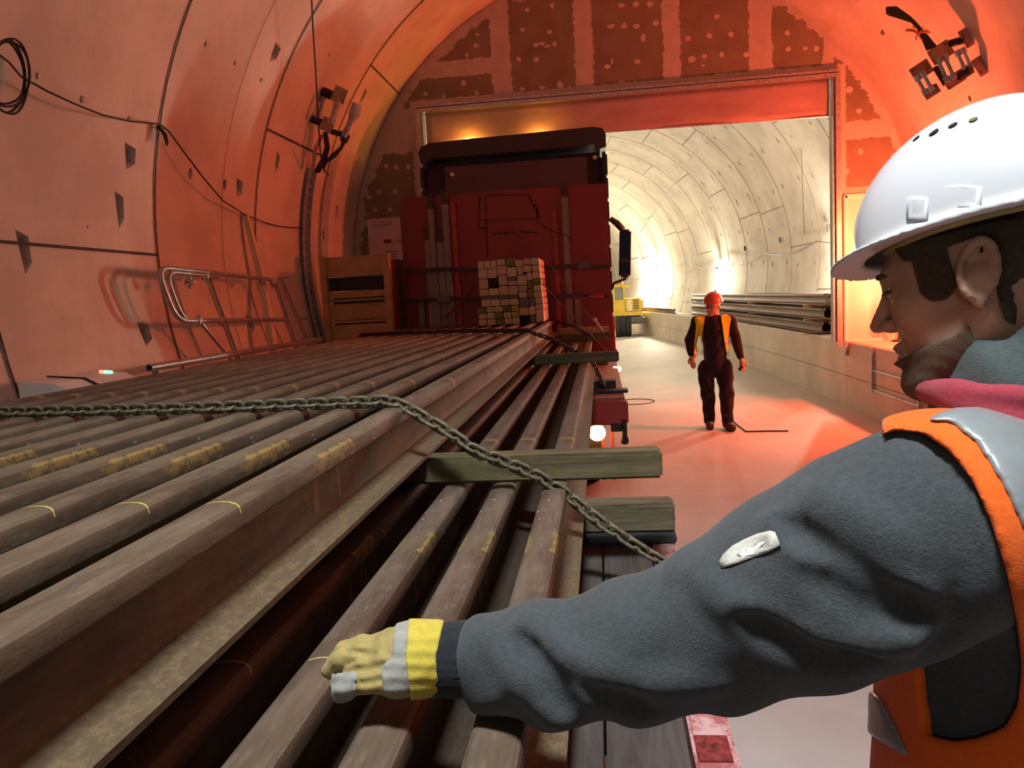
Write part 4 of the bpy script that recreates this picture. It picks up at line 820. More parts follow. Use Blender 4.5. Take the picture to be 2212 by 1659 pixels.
b=MB(); b.tube([lin(62,14.6,.02),lin(84,15.9,.03)],.006,5) ; tag(b.build('thin_wire',M_CABLE),'thin slack wire on the right wall of the far tunnel','wire')
# excavator
EY=30.; ex=thing('wheeled_excavator','yellow wheeled excavator standing far down the tunnel beyond the truck mirror','excavator',(.75,EY,0))
MY=simple('excavator_yellow',(.72,.50,.05),.45,0,.12,3); MG=simple('excavator_grey',(.12,.12,.12),.6); MGL=Mat('cab_glass',.1,0,.5); MGL.base((.28,.32,.27)); MGL=MGL.m
def E_(px,py,y=EY): return aty(px,py,y)
p0=E_(1332,672); p1=E_(1390,672); zt=E_(1350,645).z; zb_=E_(1350,676).z
b=MB(); b.box((( E_(1347,660).x+p1.x)/2,EY+.9,(zt+zb_)/2),(p1.x-E_(1347,660).x,1.8,zt-zb_),ch=.08); b.build('engine_body',MY,ex)
b=MB(); b.box(((E_(1328,700).x+p1.x)/2,EY+.9,zb_-.05),(p1.x-E_(1328,700).x,1.9,.14),ch=.03); b.build('upper_frame',MY,ex)
b=MB(); zt2=E_(1350,617).z; xa,xb=E_(1326,640).x,E_(1348,640).x
for x in (xa,xb):
    for y in (EY+.1,EY+1.4): b.box((x,y,(zt2+zb_)/2),(.07,.07,zt2-zb_))
b.box(((xa+xb)/2,EY+.75,zt2),(xb-xa+.1,1.5,.10),ch=.03); b.box(((xa+xb)/2,EY+.1,zb_+.25),(xb-xa,.06,.5)); b.box((xb+.06,EY+.2,zt2-.03),(.30,.5,.12),ch=.03); b.build('cab_frame',MY,ex)
b=MB(); b.box(((xa+xb)/2,EY+.13,(zt2+zb_)/2+.2),(xb-xa-.05,.02,(zt2-zb_)*.6)); b.box((xb,EY+.7,(zt2+zb_)/2+.2),(.02,1.2,(zt2-zb_)*.6)); b.build('cab_window',MGL,ex)
b=MB(); q=E_(1374,657); 
for i in range(6): b.box((q.x-.0,EY-.01,q.z+.16-i*.065),(.22,.02,.03))
q2=E_(1358,665); b.build('vent_grille',M_DSTEEL,ex)
b=MB(); b.box((q2.x+.02,EY-.012,q2.z+.1),(.19,.02,.42)); b.build('warning_label',simple('label_cream',(.75,.68,.42),.6),ex)
b=MB(); q=E_(1343,606); b.cyl((q.x,EY+.5,zt2+.04),(q.x,EY+.5,zt2+.20),.06,12); b.build('beacon',simple('beacon_amber',(.6,.2,.05),.4),ex)
b=MB(); b.box(((xa+p1.x)/2+.1,EY+.9,.62),(1.0,2.0,.28),ch=.05); b.build('undercarriage',MG,ex)
for x in (E_(1335,705).x,E_(1346,705).x,E_(1358,705).x): wheel(ex,x,EY+.2,.44,.20)
# amber beacons on the cab roof and the red tube light by the gate
for x_,l in ((-1.75,'left amber beacon on the truck cab roof behind the spoiler'),(-.75,'right amber beacon on the truck cab roof behind the spoiler')):
    b=MB(); b.lathe([(.06,0),(.06,.10),(.045,.14),(.01,.155)],(x_,10.93,3.835),(0,0,1),16); tag(b.build('amber_beacon',Mat('amber_glow',.4).emit((1,.36,.04),60)),l,'beacon','beacons on the cab roof')
rt=thing('red_light_bar','red warning light bar with black housing standing on the right ledge near the gate door','light',(3.86,10.6,LZ))
nv=Vector((-.70,.71,.10)).normalized(); zz=Vector((0,0,1)); sx_=zz.cross(nv).normalized(); uz=nv.cross(sx_); R=Matrix([[sx_.x,nv.x,uz.x],[sx_.y,nv.y,uz.y],[sx_.z,nv.z,uz.z]]); lc=Vector((3.86,10.55,1.95))
b=MB(); b.box(lc-nv*.03,(.16,.05,1.30),rot=R,ch=.006)
b.box(lc+sx_*.085+nv*.01,(.012,.07,1.30),rot=R); b.box(lc-sx_*.085+nv*.01,(.012,.07,1.30),rot=R); b.build('lamp_housing',M_BLACK,rt)
b=MB(); b.box(lc,(.10,.008,1.2),rot=R); b.build('lamp_tube',Mat('red_bar_glow',.4).emit(RED,190),rt)
b=MB(); b.cyl((3.86,10.58,LZ),(3.86,10.58,1.34),.018,10); b.cyl((3.86,10.58,LZ),(3.86,10.58,LZ+.02),.10,16); b.build('lamp_stand',M_BLACK,rt)
bc=thing('added_red_fill','unseen added red fill light with black light-blocking shield on the right tunnel wall, behind the white helmet','beacon',(4.02,9.3,2.25))  # unseen lamp, added to redden the left wall and right ceiling
b=MB(); b.lathe([(.05,0),(.05,.09),(.035,.13),(.005,.14)],(4.06,9.3,2.25),(-1,0,.0),16); b.build('red_fill_lens',Mat('red_fill_glow',.4).emit((1,.11,.035),4300),bc)
b=MB(); b.cyl((4.06,9.3,2.25),(lin(90,9.3).x+.01,9.3,2.25),.03,12); b.build('red_fill_arm',M_BLACK,bc)
b=MB(); vs=[]; az=[math.radians(236+i*11) for i in range(11)]  # curved plate added to keep the red light off near rails and floor
for a in az:
    for z in (2.25-.30,2.25+.13): vs.append((3.99+.14*math.cos(a),9.3+.14*math.sin(a),z))
b.add(vs,[(2*i,2*i+2,2*i+3,2*i+1) for i in range(10)],True); o=b.build('red_fill_shield',M_BLACK,bc); m_=o.modifiers.new('t','SOLIDIFY'); m_.thickness=.004
# unseen work lights added behind the truck to brighten the far tunnel
for y_,a_ in ((15.5,-80),(22,-84),(31,-86)): tube_lamp(y_,a_,12,210,'unseen work light added to brighten the far tunnel, on its left wall behind the truck, %s'%({15.5:'nearest the gate',22:'the middle one',31:'the farthest one'}[y_]))
# ================================================================ signed-distance modelling
def net(fn,lo,hi,h):
    lo=np.array(lo,float); hi=np.array(hi,float); n=np.maximum(3,np.ceil((hi-lo)/h).astype(int)+1)
    ax=[lo[i]+h*np.arange(n[i]) for i in range(3)]; V_=np.empty(tuple(n),np.float32)
    for i in range(0,n[0],24):
        X,Y,Z=np.meshgrid(ax[0][i:i+24],ax[1],ax[2],indexing='ij'); V_[i:i+24]=fn(X,Y,Z)
    V_[0]=V_[-1]=1; V_[:,0]=V_[:,-1]=1; V_[:,:,0]=V_[:,:,-1]=1
    S=V_<0; c=[S[i:n[0]-1+i,j:n[1]-1+j,k:n[2]-1+k] for i in(0,1) for j in(0,1) for k in(0,1)]
    cnt=sum(a.astype(np.int8) for a in c); act=(cnt>0)&(cnt<8); idx=-np.ones(act.shape,int); I=np.argwhere(act); idx[act]=np.arange(len(I))
    P=np.zeros((len(I),3)); W=np.zeros(len(I)); vals={}
    for i in(0,1):
        for j in(0,1):
            for k in(0,1): vals[(i,j,k)]=V_[I[:,0]+i,I[:,1]+j,I[:,2]+k]
    for a in vals:
        for d in range(3):
            if a[d]==0:
                b=list(a); b[d]=1; b=tuple(b); va,vb=vals[a],vals[b]; m=(va<0)!=(vb<0); t=np.where(m,va/np.where(m,va-vb,1),0)
                q=np.tile(np.array(a,float),(len(I),1)); q[:,d]=t; P+=q*m[:,None]; W+=m
    P=lo+h*(I+P/W[:,None]); F_=[]
    for d in range(3):
        e=[(0,1,2),(1,2,0),(2,0,1)][d]; A=np.take(S,range(0,n[d]-1),d); B=np.take(S,range(1,n[d]),d); E=np.argwhere(A!=B); fl=A[tuple(E.T)]
        ok=(E[:,e[1]]>0)&(E[:,e[2]]>0)&(E[:,e[1]]<n[e[1]]-1)&(E[:,e[2]]<n[e[2]]-1); E=E[ok]; fl=fl[ok]; q=[]
        for a,b in((0,0),(1,0),(1,1),(0,1)):
            c_=E.copy(); c_[:,e[1]]-=a; c_[:,e[2]]-=b; q.append(idx[tuple(c_.T)])
        q=np.array(q).T; q[~fl]=q[~fl][:,::-1]; F_.append(q)
    F_=np.concatenate(F_); return P,F_[(F_>=0).all(1)]
def sdf_obj(name,fn,lo,hi,h,mat,parent=None,off=(0,0,0),smooth=1):
    P,Q=net(fn,lo,hi,h); me=bpy.data.meshes.new(name); off=np.array(off,float)
    if smooth:
        for _ in range(smooth):
            acc=np.zeros_like(P); cn=np.zeros(len(P))
            for a in range(4):
                b=(a+1)%4
                np.add.at(acc,Q[:,a],P[Q[:,b]]); np.add.at(acc,Q[:,b],P[Q[:,a]]); np.add.at(cn,Q[:,a],1); np.add.at(cn,Q[:,b],1)
            P=P*.5+.5*acc/np.maximum(cn,1)[:,None]
    me.from_pydata((P-off).tolist(),[],Q.tolist())
    for m in (mat if isinstance(mat,list) else [mat]): me.materials.append(m)
    me.polygons.foreach_set('use_smooth',[True]*len(me.polygons)); me.update()
    bm=bmesh.new(); bm.from_mesh(me); bmesh.ops.recalc_face_normals(bm,faces=bm.faces); bm.to_mesh(me); bm.free()
    o=bpy.data.objects.new(name,me); COL.objects.link(o)
    if parent: o.parent=parent
    else: o.location=off
    return o
def sm(a,b,k): 
    if k<=0: return np.minimum(a,b)
    h=np.clip(.5+.5*(b-a)/k,0,1); return b*(1-h)+a*h-k*h*(1-h)
def smx(a,b,k): return -sm(-a,-b,k)
def cap(X,Y,Z,a,b,ra,rb=None):
    rb=ra if rb is None else rb; a=np.array(a,float); b=np.array(b,float); d=b-a; L=d@d+1e-12
    t=np.clip(((X-a[0])*d[0]+(Y-a[1])*d[1]+(Z-a[2])*d[2])/L,0,1)
    return np.sqrt((X-a[0]-t*d[0])**2+(Y-a[1]-t*d[1])**2+(Z-a[2]-t*d[2])**2)-(ra+(rb-ra)*t)
def chain_(X,Y,Z,P,k=.01,ret=None):
    f=None
    for p,q in zip(P,P[1:]):
        g=cap(X,Y,Z,p[0],q[0],p[1],q[1]); f=g if f is None else sm(f,g,k)
    return f
def ell(X,Y,Z,c,r,R=None):
    x,y,z=X-c[0],Y-c[1],Z-c[2]
    if R is not None: x,y,z=(x*R[0][i]+y*R[0][i] for i in ()) if False else (x*R[0][0]+y*R[0][1]+z*R[0][2],x*R[1][0]+y*R[1][1]+z*R[1][2],x*R[2][0]+y*R[2][1]+z*R[2][2])
    k0=np.sqrt((x/r[0])**2+(y/r[1])**2+(z/r[2])**2); k1=np.sqrt((x/r[0]**2)**2+(y/r[1]**2)**2+(z/r[2]**2)**2)+1e-9
    return k0*(k0-1)/k1
def bbox(P,pad): A=np.array(P); return A.min(0)-pad,A.max(0)+pad
CR,CU,CF=WB@np.array([1.,0,0]),WB@np.array([0,1.,0]),WB@np.array([0,0,-1.])     # camera right, up, forward in the world
def pd(px,py,d): return CAM+ray(px,py)*d
def pix(X,Y,Z):
    x,y,z=X,Y,Z-CH; r=x*CR[0]+y*CR[1]+z*CR[2]; u=x*CU[0]+y*CU[1]+z*CU[2]; f=np.maximum(x*CF[0]+y*CF[1]+z*CF[2],.05); return CX+F*r/f,CY-F*u/f,f
def poly_sd(px,py,P):
    P=np.array(P,float); d=np.full(px.shape,1e18); s=np.zeros(px.shape,bool)
    for (ax,ay),(bx,by) in zip(P,np.roll(P,-1,0)):
        ex,ey=bx-ax,by-ay; t=np.clip(((px-ax)*ex+(py-ay)*ey)/(ex*ex+ey*ey),0,1); d=np.minimum(d,(px-ax-t*ex)**2+(py-ay-t*ey)**2)
        c=((ay>py)!=(by>py))&(px<(bx-ax)*(py-ay)/(by-ay+1e-12)+ax); s^=c
    return np.sqrt(d)*np.where(s,-1,1)
# ---------------------------------------------------------------- materials
def skin(name,c,c2):
    m=Mat(name,.5,0,.4); m.b.inputs['Subsurface Weight'].default_value=.12; m.b.inputs['Subsurface Radius'].default_value=(.008,.003,.002); m.b.inputs['Subsurface Scale'].default_value=1
    m.base(m.mix(m.noise(30,4,.6).step(.35,.65),c,c2)); m.bump(m.noise(300,3,.6),.0004); return m.m
M_SKIN=skin('skin_warm',(.40,.235,.155),(.46,.28,.19)); M_SKIN2=skin('skin_far',(.50,.27,.19),(.55,.31,.22))
def fabric(name,c,var=.2,sc=180,b=.0012,ro=.95):
    m=Mat(name,ro,0,.15); m.base(m.mix(m.noise(sc,5,.7).step(.3,.7)*.6+m.noise(14,4,.6)*.4,tuple(x*(1-var) for x in c),tuple(min(1,x*(1+var)) for x in c))); m.bump(m.noise(sc*2,4,.7),b); m.b.inputs['Sheen Weight'].default_value=.15; return m.m
M_FLEECE=fabric('grey_fleece',(.058,.066,.070),.26,140,.0022); M_RIB=fabric('black_rib_knit',(.018,.021,.026)); M_ORANGE=fabric('orange_vest_fabric',(.80,.13,.014),.08,120,.0008,.75)
M_REFL=simple('reflective_grey',(.27,.30,.305),.35,.15,.06,30); M_PINKF=fabric('pink_hood_fabric',(.34,.045,.065),.15,160); M_COLL=fabric('dark_collar',(.075,.095,.095),.2,160)
M_HAIR=fabric('brown_hair',(.060,.042,.022),.45,240,.003,.8); M_HELM=Mat('white_helmet_shell',.22,0,.6).base((.60,.62,.64)).m
M_GLOVE=fabric('yellow_glove_leather',(.33,.26,.09),.22,60,.0012,.75); M_GCUFF=fabric('bright_yellow_cuff',(.52,.41,.06),.15,80,.001); M_GW=fabric('grey_white_patch',(.30,.295,.26),.25,50,.001); M_NAVY=fabric('navy_work_cloth',(.022,.02,.028),.3,40)
# ================================================================ man in the foreground
man=thing('person','person in white helmet, grey jacket and orange vest reaching over the rails','person',(.62,.72,0))
MO=(.62,.72,0)
hc=pd(2094,603,.865)
fw=-CR*.79+CF*.61; fw/=np.linalg.norm(fw); pt=math.radians(13); up0=CU*.99+CR*.04; up0=up0-fw*(up0@fw); up0/=np.linalg.norm(up0)
hf=fw*math.cos(pt)-up0*math.sin(pt); hu=up0*math.cos(pt)+fw*math.sin(pt); hl=np.cross(hu,hf); hl=hl if hl@(-CF)>0 else -hl
R3=[hf,hl,hu]
def H(f,l,u): return hc-hl*.072+hf*f+hl*l+hu*u          # head centre lies 7 cm behind the ear
def rot(a,R=R3,ax=1):
    a=math.radians(a); c,s=math.cos(a),math.sin(a)
    if ax==1: return [R[0]*c-R[2]*s,R[1],R[2]*c+R[0]*s]
    if ax==2: return [R[0]*c+R[1]*s,R[1]*c-R[0]*s,R[2]]
    return [R[0],R[1]*c+R[2]*s,R[2]*c-R[1]*s]
def head_core(X,Y,Z):
    f=ell(X,Y,Z,H(-.012,0,.052),(.098,.076,.090),R3)
    f=sm(f,ell(X,Y,Z,H(.042,0,-.005),(.055,.060,.085),R3),.03)
    f=sm(f,ell(X,Y,Z,H(.030,0,-.06),(.050,.055,.045),R3),.03)
    for s in (-1,1):
        f=sm(f,cap(X,Y,Z,H(-.004,s*.053,-.04),H(.060,s*.026,-.098),.019,.017),.025)
        f=sm(f,ell(X,Y,Z,H(.066,s*.042,-.012),(.022,.020,.022),R3),.02)
    f=sm(f,ell(X,Y,Z,H(.082,0,-.098),(.020,.024,.018),R3),.022)
    f=sm(f,ell(X,Y,Z,H(.086,0,.037),(.014,.044,.012),R3),.014)
    for s in (-1,1): f=smx(f,-ell(X,Y,Z,H(.101,s*.033,.015),(.014,.018,.013),R3),.010)
    for s in (-1,1): f=sm(f,ell(X,Y,Z,H(.078,s*.032,.013),(.0135,.0140,.0125),R3),.005)
    f=sm(f,cap(X,Y,Z,H(.092,0,.024),H(.117,0,-.016),.0075,.0100),.010)
    for s in (-1,1): f=sm(f,ell(X,Y,Z,H(.104,s*.012,-.021),(.010,.0075,.008),R3),.006)
    f=sm(f,ell(X,Y,Z,H(.095,0,-.050),(.012,.024,.006),R3),.007); f=sm(f,ell(X,Y,Z,H(.094,0,-.064),(.011,.021,.007),R3),.006)
    return f
def ear(X,Y,Z,s=1):
    P=[]
    for a in range(0,300,25):
        t=math.radians(a-35); P.append(H(-.012-.017*math.cos(t)*1.0-.008*math.sin(t),s*(.086+.006*(-math.cos(t)*.2+.6)*0+.004*math.cos(t)*-1),.006+.031*math.sin(t)))
    P=P[::-1]
    f=chain_(X,Y,Z,[(p,.0052) for p in P],.003)
    pl=ell(X,Y,Z,H(-.012,s*.080,.004),(.018,.0042,.031),R3); f=sm(f,pl,.005)
    f=sm(f,ell(X,Y,Z,H(-.004,s*.081,-.027),(.0085,.005,.011),R3),.005)
    f=smx(f,-ell(X,Y,Z,H(-.005,s*.088,.003),(.0095,.009,.017),R3),.003)
    f=sm(f,ell(X,Y,Z,H(.004,s*.080,.001),(.004,.006,.008),R3),.003)
    f=sm(f,cap(X,Y,Z,H(-.010,s*.070,0),H(-.010,s*.079,0),.014),.008); return f
NB=pd(2200,905,.93)
def neck(X,Y,Z): return sm(cap(X,Y,Z,H(-.030,0,-.02),NB,.056,.062),cap(X,Y,Z,NB,NB+np.array([0,0,-.1]),.07),.03)
TR1=pd(2230,1180,.93); TR2=np.array([TR1[0]+.01,TR1[1]+.02,1.0]); SH=pd(2010,1120,.80)
LEGS=[((.70,.60),(.76,.66)),((.80,.92),(.86,1.0))]
def body_f(X,Y,Z):
    f=sm(sm(head_core(X,Y,Z),neck(X,Y,Z),.03),ear(X,Y,Z),.004)
    f=sm(f,ear(X,Y,Z,-1),.004)
    f=sm(f,cap(X,Y,Z,TR1,TR2,.12,.12),.05); f=sm(f,cap(X,Y,Z,SH,TR1,.06,.08),.04); return f
lo,hi=bbox([H(.13,0,0),H(-.13,0,.15),H(0,.1,0),H(0,-.1,0),TR1,TR2,SH],.16)
hb_lo,hb_hi=bbox([H(.14,.1,.16),H(-.13,-.1,-.15),H(.14,-.1,-.15),H(-.13,.1,.16)],.01)
bodyo=sdf_obj('body',body_f,lo,hi,.0042,M_SKIN,man,MO)
# eyes
for s in (1,-1):
    b=MB(); b.lathe([(.0001,.0118),(.006,.0100),(.0105,.004),(.0118,0),(.0105,-.004),(.0001,-.011)],H(.0805,s*.032,.0125),tuple(hf),16); e=b.build('eye',[simple('eye_white',(.6,.58,.55),.2,0,.02)],man)
    b=MB(); P=[H(.0935-abs(t)*.009,s*(.032+t*.013),.0150+.003*(1-t*t)) for t in (-1,-.5,0,.5,1)]; b.tube(P,.0016,6); 
    for t in (-1,-.6,-.2,.2,.6,1): p=H(.0935-abs(t)*.009,s*(.032+t*.013),.0150+.003*(1-t*t)); b.tube([p,p+hf*.007-hu*.003],.0005,4)
    b.build('eyelashes',M_HAIR,man)
    b=MB(); P=[H(.097-abs(t+.0)*.012,s*(.034+t*.018),.034+.004*(1-t*t)) for t in (-1,-.5,0,.5,1)]; b.tube(P,.003,6,rr=[.002,.0035,.0038,.003,.0015]); b.build('eyebrow',M_HAIR,man)
def hair_f(X,Y,Z):
    c=head_core(X,Y,Z)-.010; n=.0016*np.sin(X*420)*np.sin(Z*380+Y*300)
    x,y,z=X-hc[0]+hl[0]*.072,Y-hc[1]+hl[1]*.072,Z-hc[2]+hl[2]*.072
    f=x*hf[0]+y*hf[1]+z*hf[2]; l=x*hl[0]+y*hl[1]+z*hl[2]; u=x*hu[0]+y*hu[1]+z*hu[2]
    reg=np.minimum(np.maximum(f-.072+.35*(.075-u),.042-u),  np.maximum(f+.022,-.055-u-.9*(-.022-f)))      # top and back
    fu=np.clip((u-.0)/.05,0,1); reg=np.minimum(reg,np.sqrt((f-.032)**2+(np.minimum(u-.004,0))**2)-.019)                                              # sideburn
    reg=np.maximum(reg,u-.17)
    g=np.maximum(c+n,reg); g=np.maximum(g,-(head_core(X,Y,Z)-.0005)); 
    return smx(g,-(ear(X,Y,Z)-.003),.002)
sdf_obj('hair',hair_f,hb_lo,hb_hi,.0032,M_HAIR,man,MO)
def beard_f(X,Y,Z):
    x,y,z=X-hc[0]+hl[0]*.072,Y-hc[1]+hl[1]*.072,Z-hc[2]+hl[2]*.072
    f=x*hf[0]+y*hf[1]+z*hf[2]; l=x*hl[0]+y*hl[1]+z*hl[2]; u=x*hu[0]+y*hu[1]+z*hu[2]; n=.0006*np.sin(X*500)*np.sin(Z*470+Y*350)
    reg=np.maximum(u+.060-.30*(.03-f)*(f<.03)+.12*(f-.05),-(f-.012)); reg=np.maximum(reg,-.125-u)
    lip=ell(X,Y,Z,H(.098,0,-.056),(.02,.022,.012),R3)
    g=np.maximum(head_core(X,Y,Z)-.0052+n,reg); return smx(np.maximum(g,-(head_core(X,Y,Z)+.004)),-lip,.003)
M_BEARD=fabric('short_beard',(.115,.072,.045),.25,260,.002,.85)
sdf_obj('beard',beard_f,hb_lo,hb_hi,.0032,M_BEARD,man,MO)
# helmet
HR=rot(-5); hR=[HR[0],HR[1],HR[2]]; hcn=H(-.045,0,.060)
def hl_loc(X,Y,Z):
    x,y,z=X-hcn[0],Y-hcn[1],Z-hcn[2]; return tuple(x*a[0]+y*a[1]+z*a[2] for a in hR)
def helm_f(X,Y,Z):
    f,l,u=hl_loc(X,Y,Z); a=np.where(f>0,.168,.140)
    def sh(o): 
        k0=np.sqrt((f/(a-o))**2+(l/(.126-o))**2+(u/(.152-o))**2); return (k0-1)*.13
    rid=.004*np.exp(-(l/.012)**2)*np.clip(u/.05,0,1)
    s=sh(0)-rid; edge=-.002+.006*(f/.15)**2*(f<0)-.008*np.clip(f/.16,0,1)**2
    cut=(edge-u)
    shell=np.maximum(np.maximum(s,-(sh(.006))),cut)
    rl=.0065+.026*np.clip((f-.05)/.11,0,1)**1.3                      # rim widening to the peak
    k=np.sqrt((f/(a+rl))**2+(l/(.126+rl*.9))**2); rim=np.maximum((k-1)*.14,-(np.sqrt((f/(a-.008))**2+(l/.118)**2)-1)*.14)
    rz=edge+.0-.10*np.clip(f-.15,0,1); rim=np.maximum(rim,np.abs(u-rz)-.0028)
    return sm(shell,rim,.010)
c0=[hcn+hR[0]*i+hR[1]*j+hR[2]*k for i in(.215,-.155) for j in(.145,-.145) for k in(-.05,.165)]
lo,hi=bbox(c0,.0)
helm=sdf_obj('safety_helmet',helm_f,lo,hi,.0034,M_HELM,man,MO,2)
def helm_hit(px,py):
    lo_,hi_=.5,.95; d=.5
    for d in np.arange(.5,1.1,.0015):
        p=pd(px,py,d)
        if helm_f(*[np.array([q]) for q in p])[0]<0: return p,pd(px,py,d-.002)
    return None,None
for k,(x,y,r_) in enumerate(((1946,316,.0026),(1980,300,.0028),(2018,287,.0037),(2059,272,.0033),(2103,260,.0030))):
    p,q=helm_hit(x,y)
    if p is not None:
        n_=(p-hcn); n_/=np.linalg.norm(n_); b=MB(); b.lathe([(r_*1.4,-.004),(r_*1.5,.0016),(.0001,.0016)],p,tuple(n_),14); b.build('vent_hole',M_HOLE,helm)
SLOTS=((1958,428,2004,478),(2040,402,2118,452))
SLOT_DEFER=True
P=[hcn+hR[0]*(.128*math.cos(t))+hR[1]*(.112*math.sin(t))+hR[2]*-.002 for t in [2*PI*i/32 for i in range(32)]]; b.tube(P,.008,8,closed=True); b.build('head_band',simple('yellowed_headband',(.30,.27,.10),.7),helm)
# jacket
ARM=[(pd(1050,1427,1.045),.066),(pd(1200,1432,1.02),.075),(pd(1380,1402,.99),.083),(pd(1540,1355,.955),.094),(pd(1740,1272,.89),.108),(pd(1900,1195,.835),.110),(pd(2010,1150,.81),.108)]
def torso(X,Y,Z):
    f=cap(X,Y,Z,TR1+np.array([.0,0,-.02]),TR2,.160,.165)
    f=sm(f,cap(X,Y,Z,pd(2230,1000,.95),TR1,.12,.16),.05)
    f=sm(f,cap(X,Y,Z,pd(2230,1020,.93),pd(2040,1112,.815),.080,.088),.045)
    return f
def snap(P,off):
    out=[]
    for q in P:
        ds=np.arange(.5,1.2,.003); W_=np.array([pd(q[0],q[1],d) for d in ds]); v=base_j(W_[:,0],W_[:,1],W_[:,2]); i=int(np.argmax(v<0)); out.append((q[0],q[1],(ds[i] if v[i]<0 else q[2])+off))
    return out
def dense(P,n=4):
    P=np.array(P,float); o=[]
    for a,b in zip(P,P[1:]):
        for i in range(n): o.append(tuple(a+(b-a)*i/n))
    return o+[tuple(P[-1])]
def base_j(X,Y,Z): return sm(chain_(X,Y,Z,ARM,.03),torso(X,Y,Z),.045)
def ridge(X,Y,Z,P,r): return chain_(X,Y,Z,[(pd(x,y,d),r*(1 if 0<i<len(P)-1 else .4)) for i,(x,y,d) in enumerate(P)],.01)
RID=[([(1500,1215,.905),(1560,1290,.875),(1700,1370,.835),(1860,1390,.80),(1990,1365,.775)],.014),
     ([(1662,1125,.875),(1740,1165,.815),(1850,1250,.765),(1990,1285,.745)],.014),
     ([(1750,1060,.855),(1850,1110,.775),(1970,1190,.735)],.012),
     ([(1040,1345,1.01),(1100,1440,.975),(1160,1510,.975),(1220,1560,1.0)],.010),
     ([(1110,1330,1.0),(1230,1420,.95),(1400,1470,.92),(1560,1470,.89)],.011)]
GRO=[([(1600,1340,.865),(1760,1425,.80),(1900,1435,.775)],.012),([(1690,1125,.84),(1800,1205,.76),(1900,1280,.735),(1990,1320,.735)],.009),([(1750,1250,.795),(1860,1320,.745),(1990,1335,.735)],.010),
     ([(1130,1380,.965),(1190,1470,.945),(1240,1545,.97)],.007),([(1280,1500,.955),(1400,1535,.95)],.008),([(2000,900,.76),(2060,1030,.70),(2085,1200,.70),(2060,1360,.72),(1990,1430,.76)],.0035)]
RID=[(snap(dense(P),.006),r) for P,r in RID]; GRO=[(snap(dense(P),-.5*r),r*1.25) for P,r in GRO]
def jacket_f(X,Y,Z):
    a=chain_(X,Y,Z,ARM,.03)
    px,py,dd=pix(X,Y,Z)
    a=a+.0035*np.sin(px*.033+py*.018+2.2*np.sin(py*.012))*np.clip((1900-px)/400,0,1)
    for x,r in ((1500,.022),(1265,.014),(1180,.014),(1320,.012),(1410,.013)):      # bunched cloth on the upper edge of the sleeve
        y={1500:1232,1265:1322,1180:1342,1320:1300,1410:1275}[x]; d={1500:.93,1265:1.0,1180:1.02,1320:.985,1410:.965}[x]; a=sm(a,ell(X,Y,Z,pd(x,y,d),(r*1.5,r*1.3,r)),.022)
    f=sm(a,torso(X,Y,Z),.045)
    for P,r in RID: f=sm(f,ridge(X,Y,Z,P,r),.022)
    for P,r in GRO: f=smx(f,-ridge(X,Y,Z,P,r),.018)
    f=np.maximum(f,-cap(X,Y,Z,NB+np.array([0,0,-.02]),NB+hu*.3,.066,.09))
    wr=pd(1012,1425,1.05); wd=pd(1100,1427,1.03)-wr; wd/=np.linalg.norm(wd)
    return smx(f,-((X-wr[0])*wd[0]+(Y-wr[1])*wd[1]+(Z-wr[2])*wd[2]),.02)
lo,hi=bbox([a for a,_ in ARM]+[TR1,TR2,pd(2230,950,.95)],.175)
jk=sdf_obj('jacket',jacket_f,lo,hi,.0058,M_FLEECE,man,MO)
# collar, hood
def ringf(X,Y,Z,c,n,R_,r,ez=1.):
    n=np.array(n)/np.linalg.norm(n); x,y,z=X-c[0],Y-c[1],Z-c[2]; h=x*n[0]+y*n[1]+z*n[2]; q=np.sqrt(np.maximum(x*x+y*y+z*z-h*h,0)); return np.sqrt((q-R_)**2+(h/ez)**2)-r
def collar_f(X,Y,Z):
    c=pd(2192,800,.90); n=hu*.9+up0*.5; f=ringf(X,Y,Z,c,n,.068,.012,3.2); f=sm(f,ringf(X,Y,Z,pd(2200,850,.91),n,.078,.016,1.8),.02); return f+.002*np.sin(X*90+Z*60)
lo,hi=bbox([pd(2192,800,.90)],.14); sdf_obj('collar',collar_f,lo,hi,.005,M_COLL,man,MO)
def hood_f(X,Y,Z):
    n=up0*.95-fw*.12; f=ringf(X,Y,Z,pd(2195,858,.90),n,.090,.014,.9); f=sm(f,ringf(X,Y,Z,pd(2205,905,.91),n-fw*.25,.100,.020,.9),.006); return f+.0015*np.sin(X*70-Y*80)
lo,hi=bbox([pd(2200,880,.905)],.15); sdf_obj('hood',hood_f,lo,hi,.005,M_PINKF,man,MO)
# vest
AH=[(1780,1000),(1932,930),(1992,936),(2050,975),(2100,1040),(2140,1130),(2174,1240),(2196,1350),(2205,1440),(2198,1520),(2170,1570),(2110,1594),(2060,1600),(2010,1588),(1960,1555),(1925,1510),(1896,1466),(1780,1400)]
def tv(X,Y,Z): return sm(torso(X,Y,Z),chain_(X,Y,Z,[(p,r*.98) for p,r in ARM[-2:]],.03),.045)
def vest_f(X,Y,Z,o=.014,i=-.001):
    t=tv(X,Y,Z); px,py,d=pix(X,Y,Z); ah=poly_sd(px,py,AH)*d/F; near=d-.90
    cut=-np.maximum(ah,near)                                                      # armhole, on the near side only
    t=t-.004*np.clip((py-1550)/100,0,1)
    g=smx(np.maximum(t-o,-(t-i)),cut,.006); g=np.maximum(g,.96-Z)
    far=-np.maximum((px-1905),np.maximum(-(Z-1.25),0)*0+(py-1430))*.0005 if False else 0
    g=np.maximum(g,-cap(X,Y,Z,NB+np.array([0,0,.0]),NB+np.array([0,0,.3]),.092,.11))
    arm_cut=poly_sd(px,py,[(900,900),(1905,900),(1905,1465),(900,1700)])*d/F
    return np.maximum(g,-arm_cut)
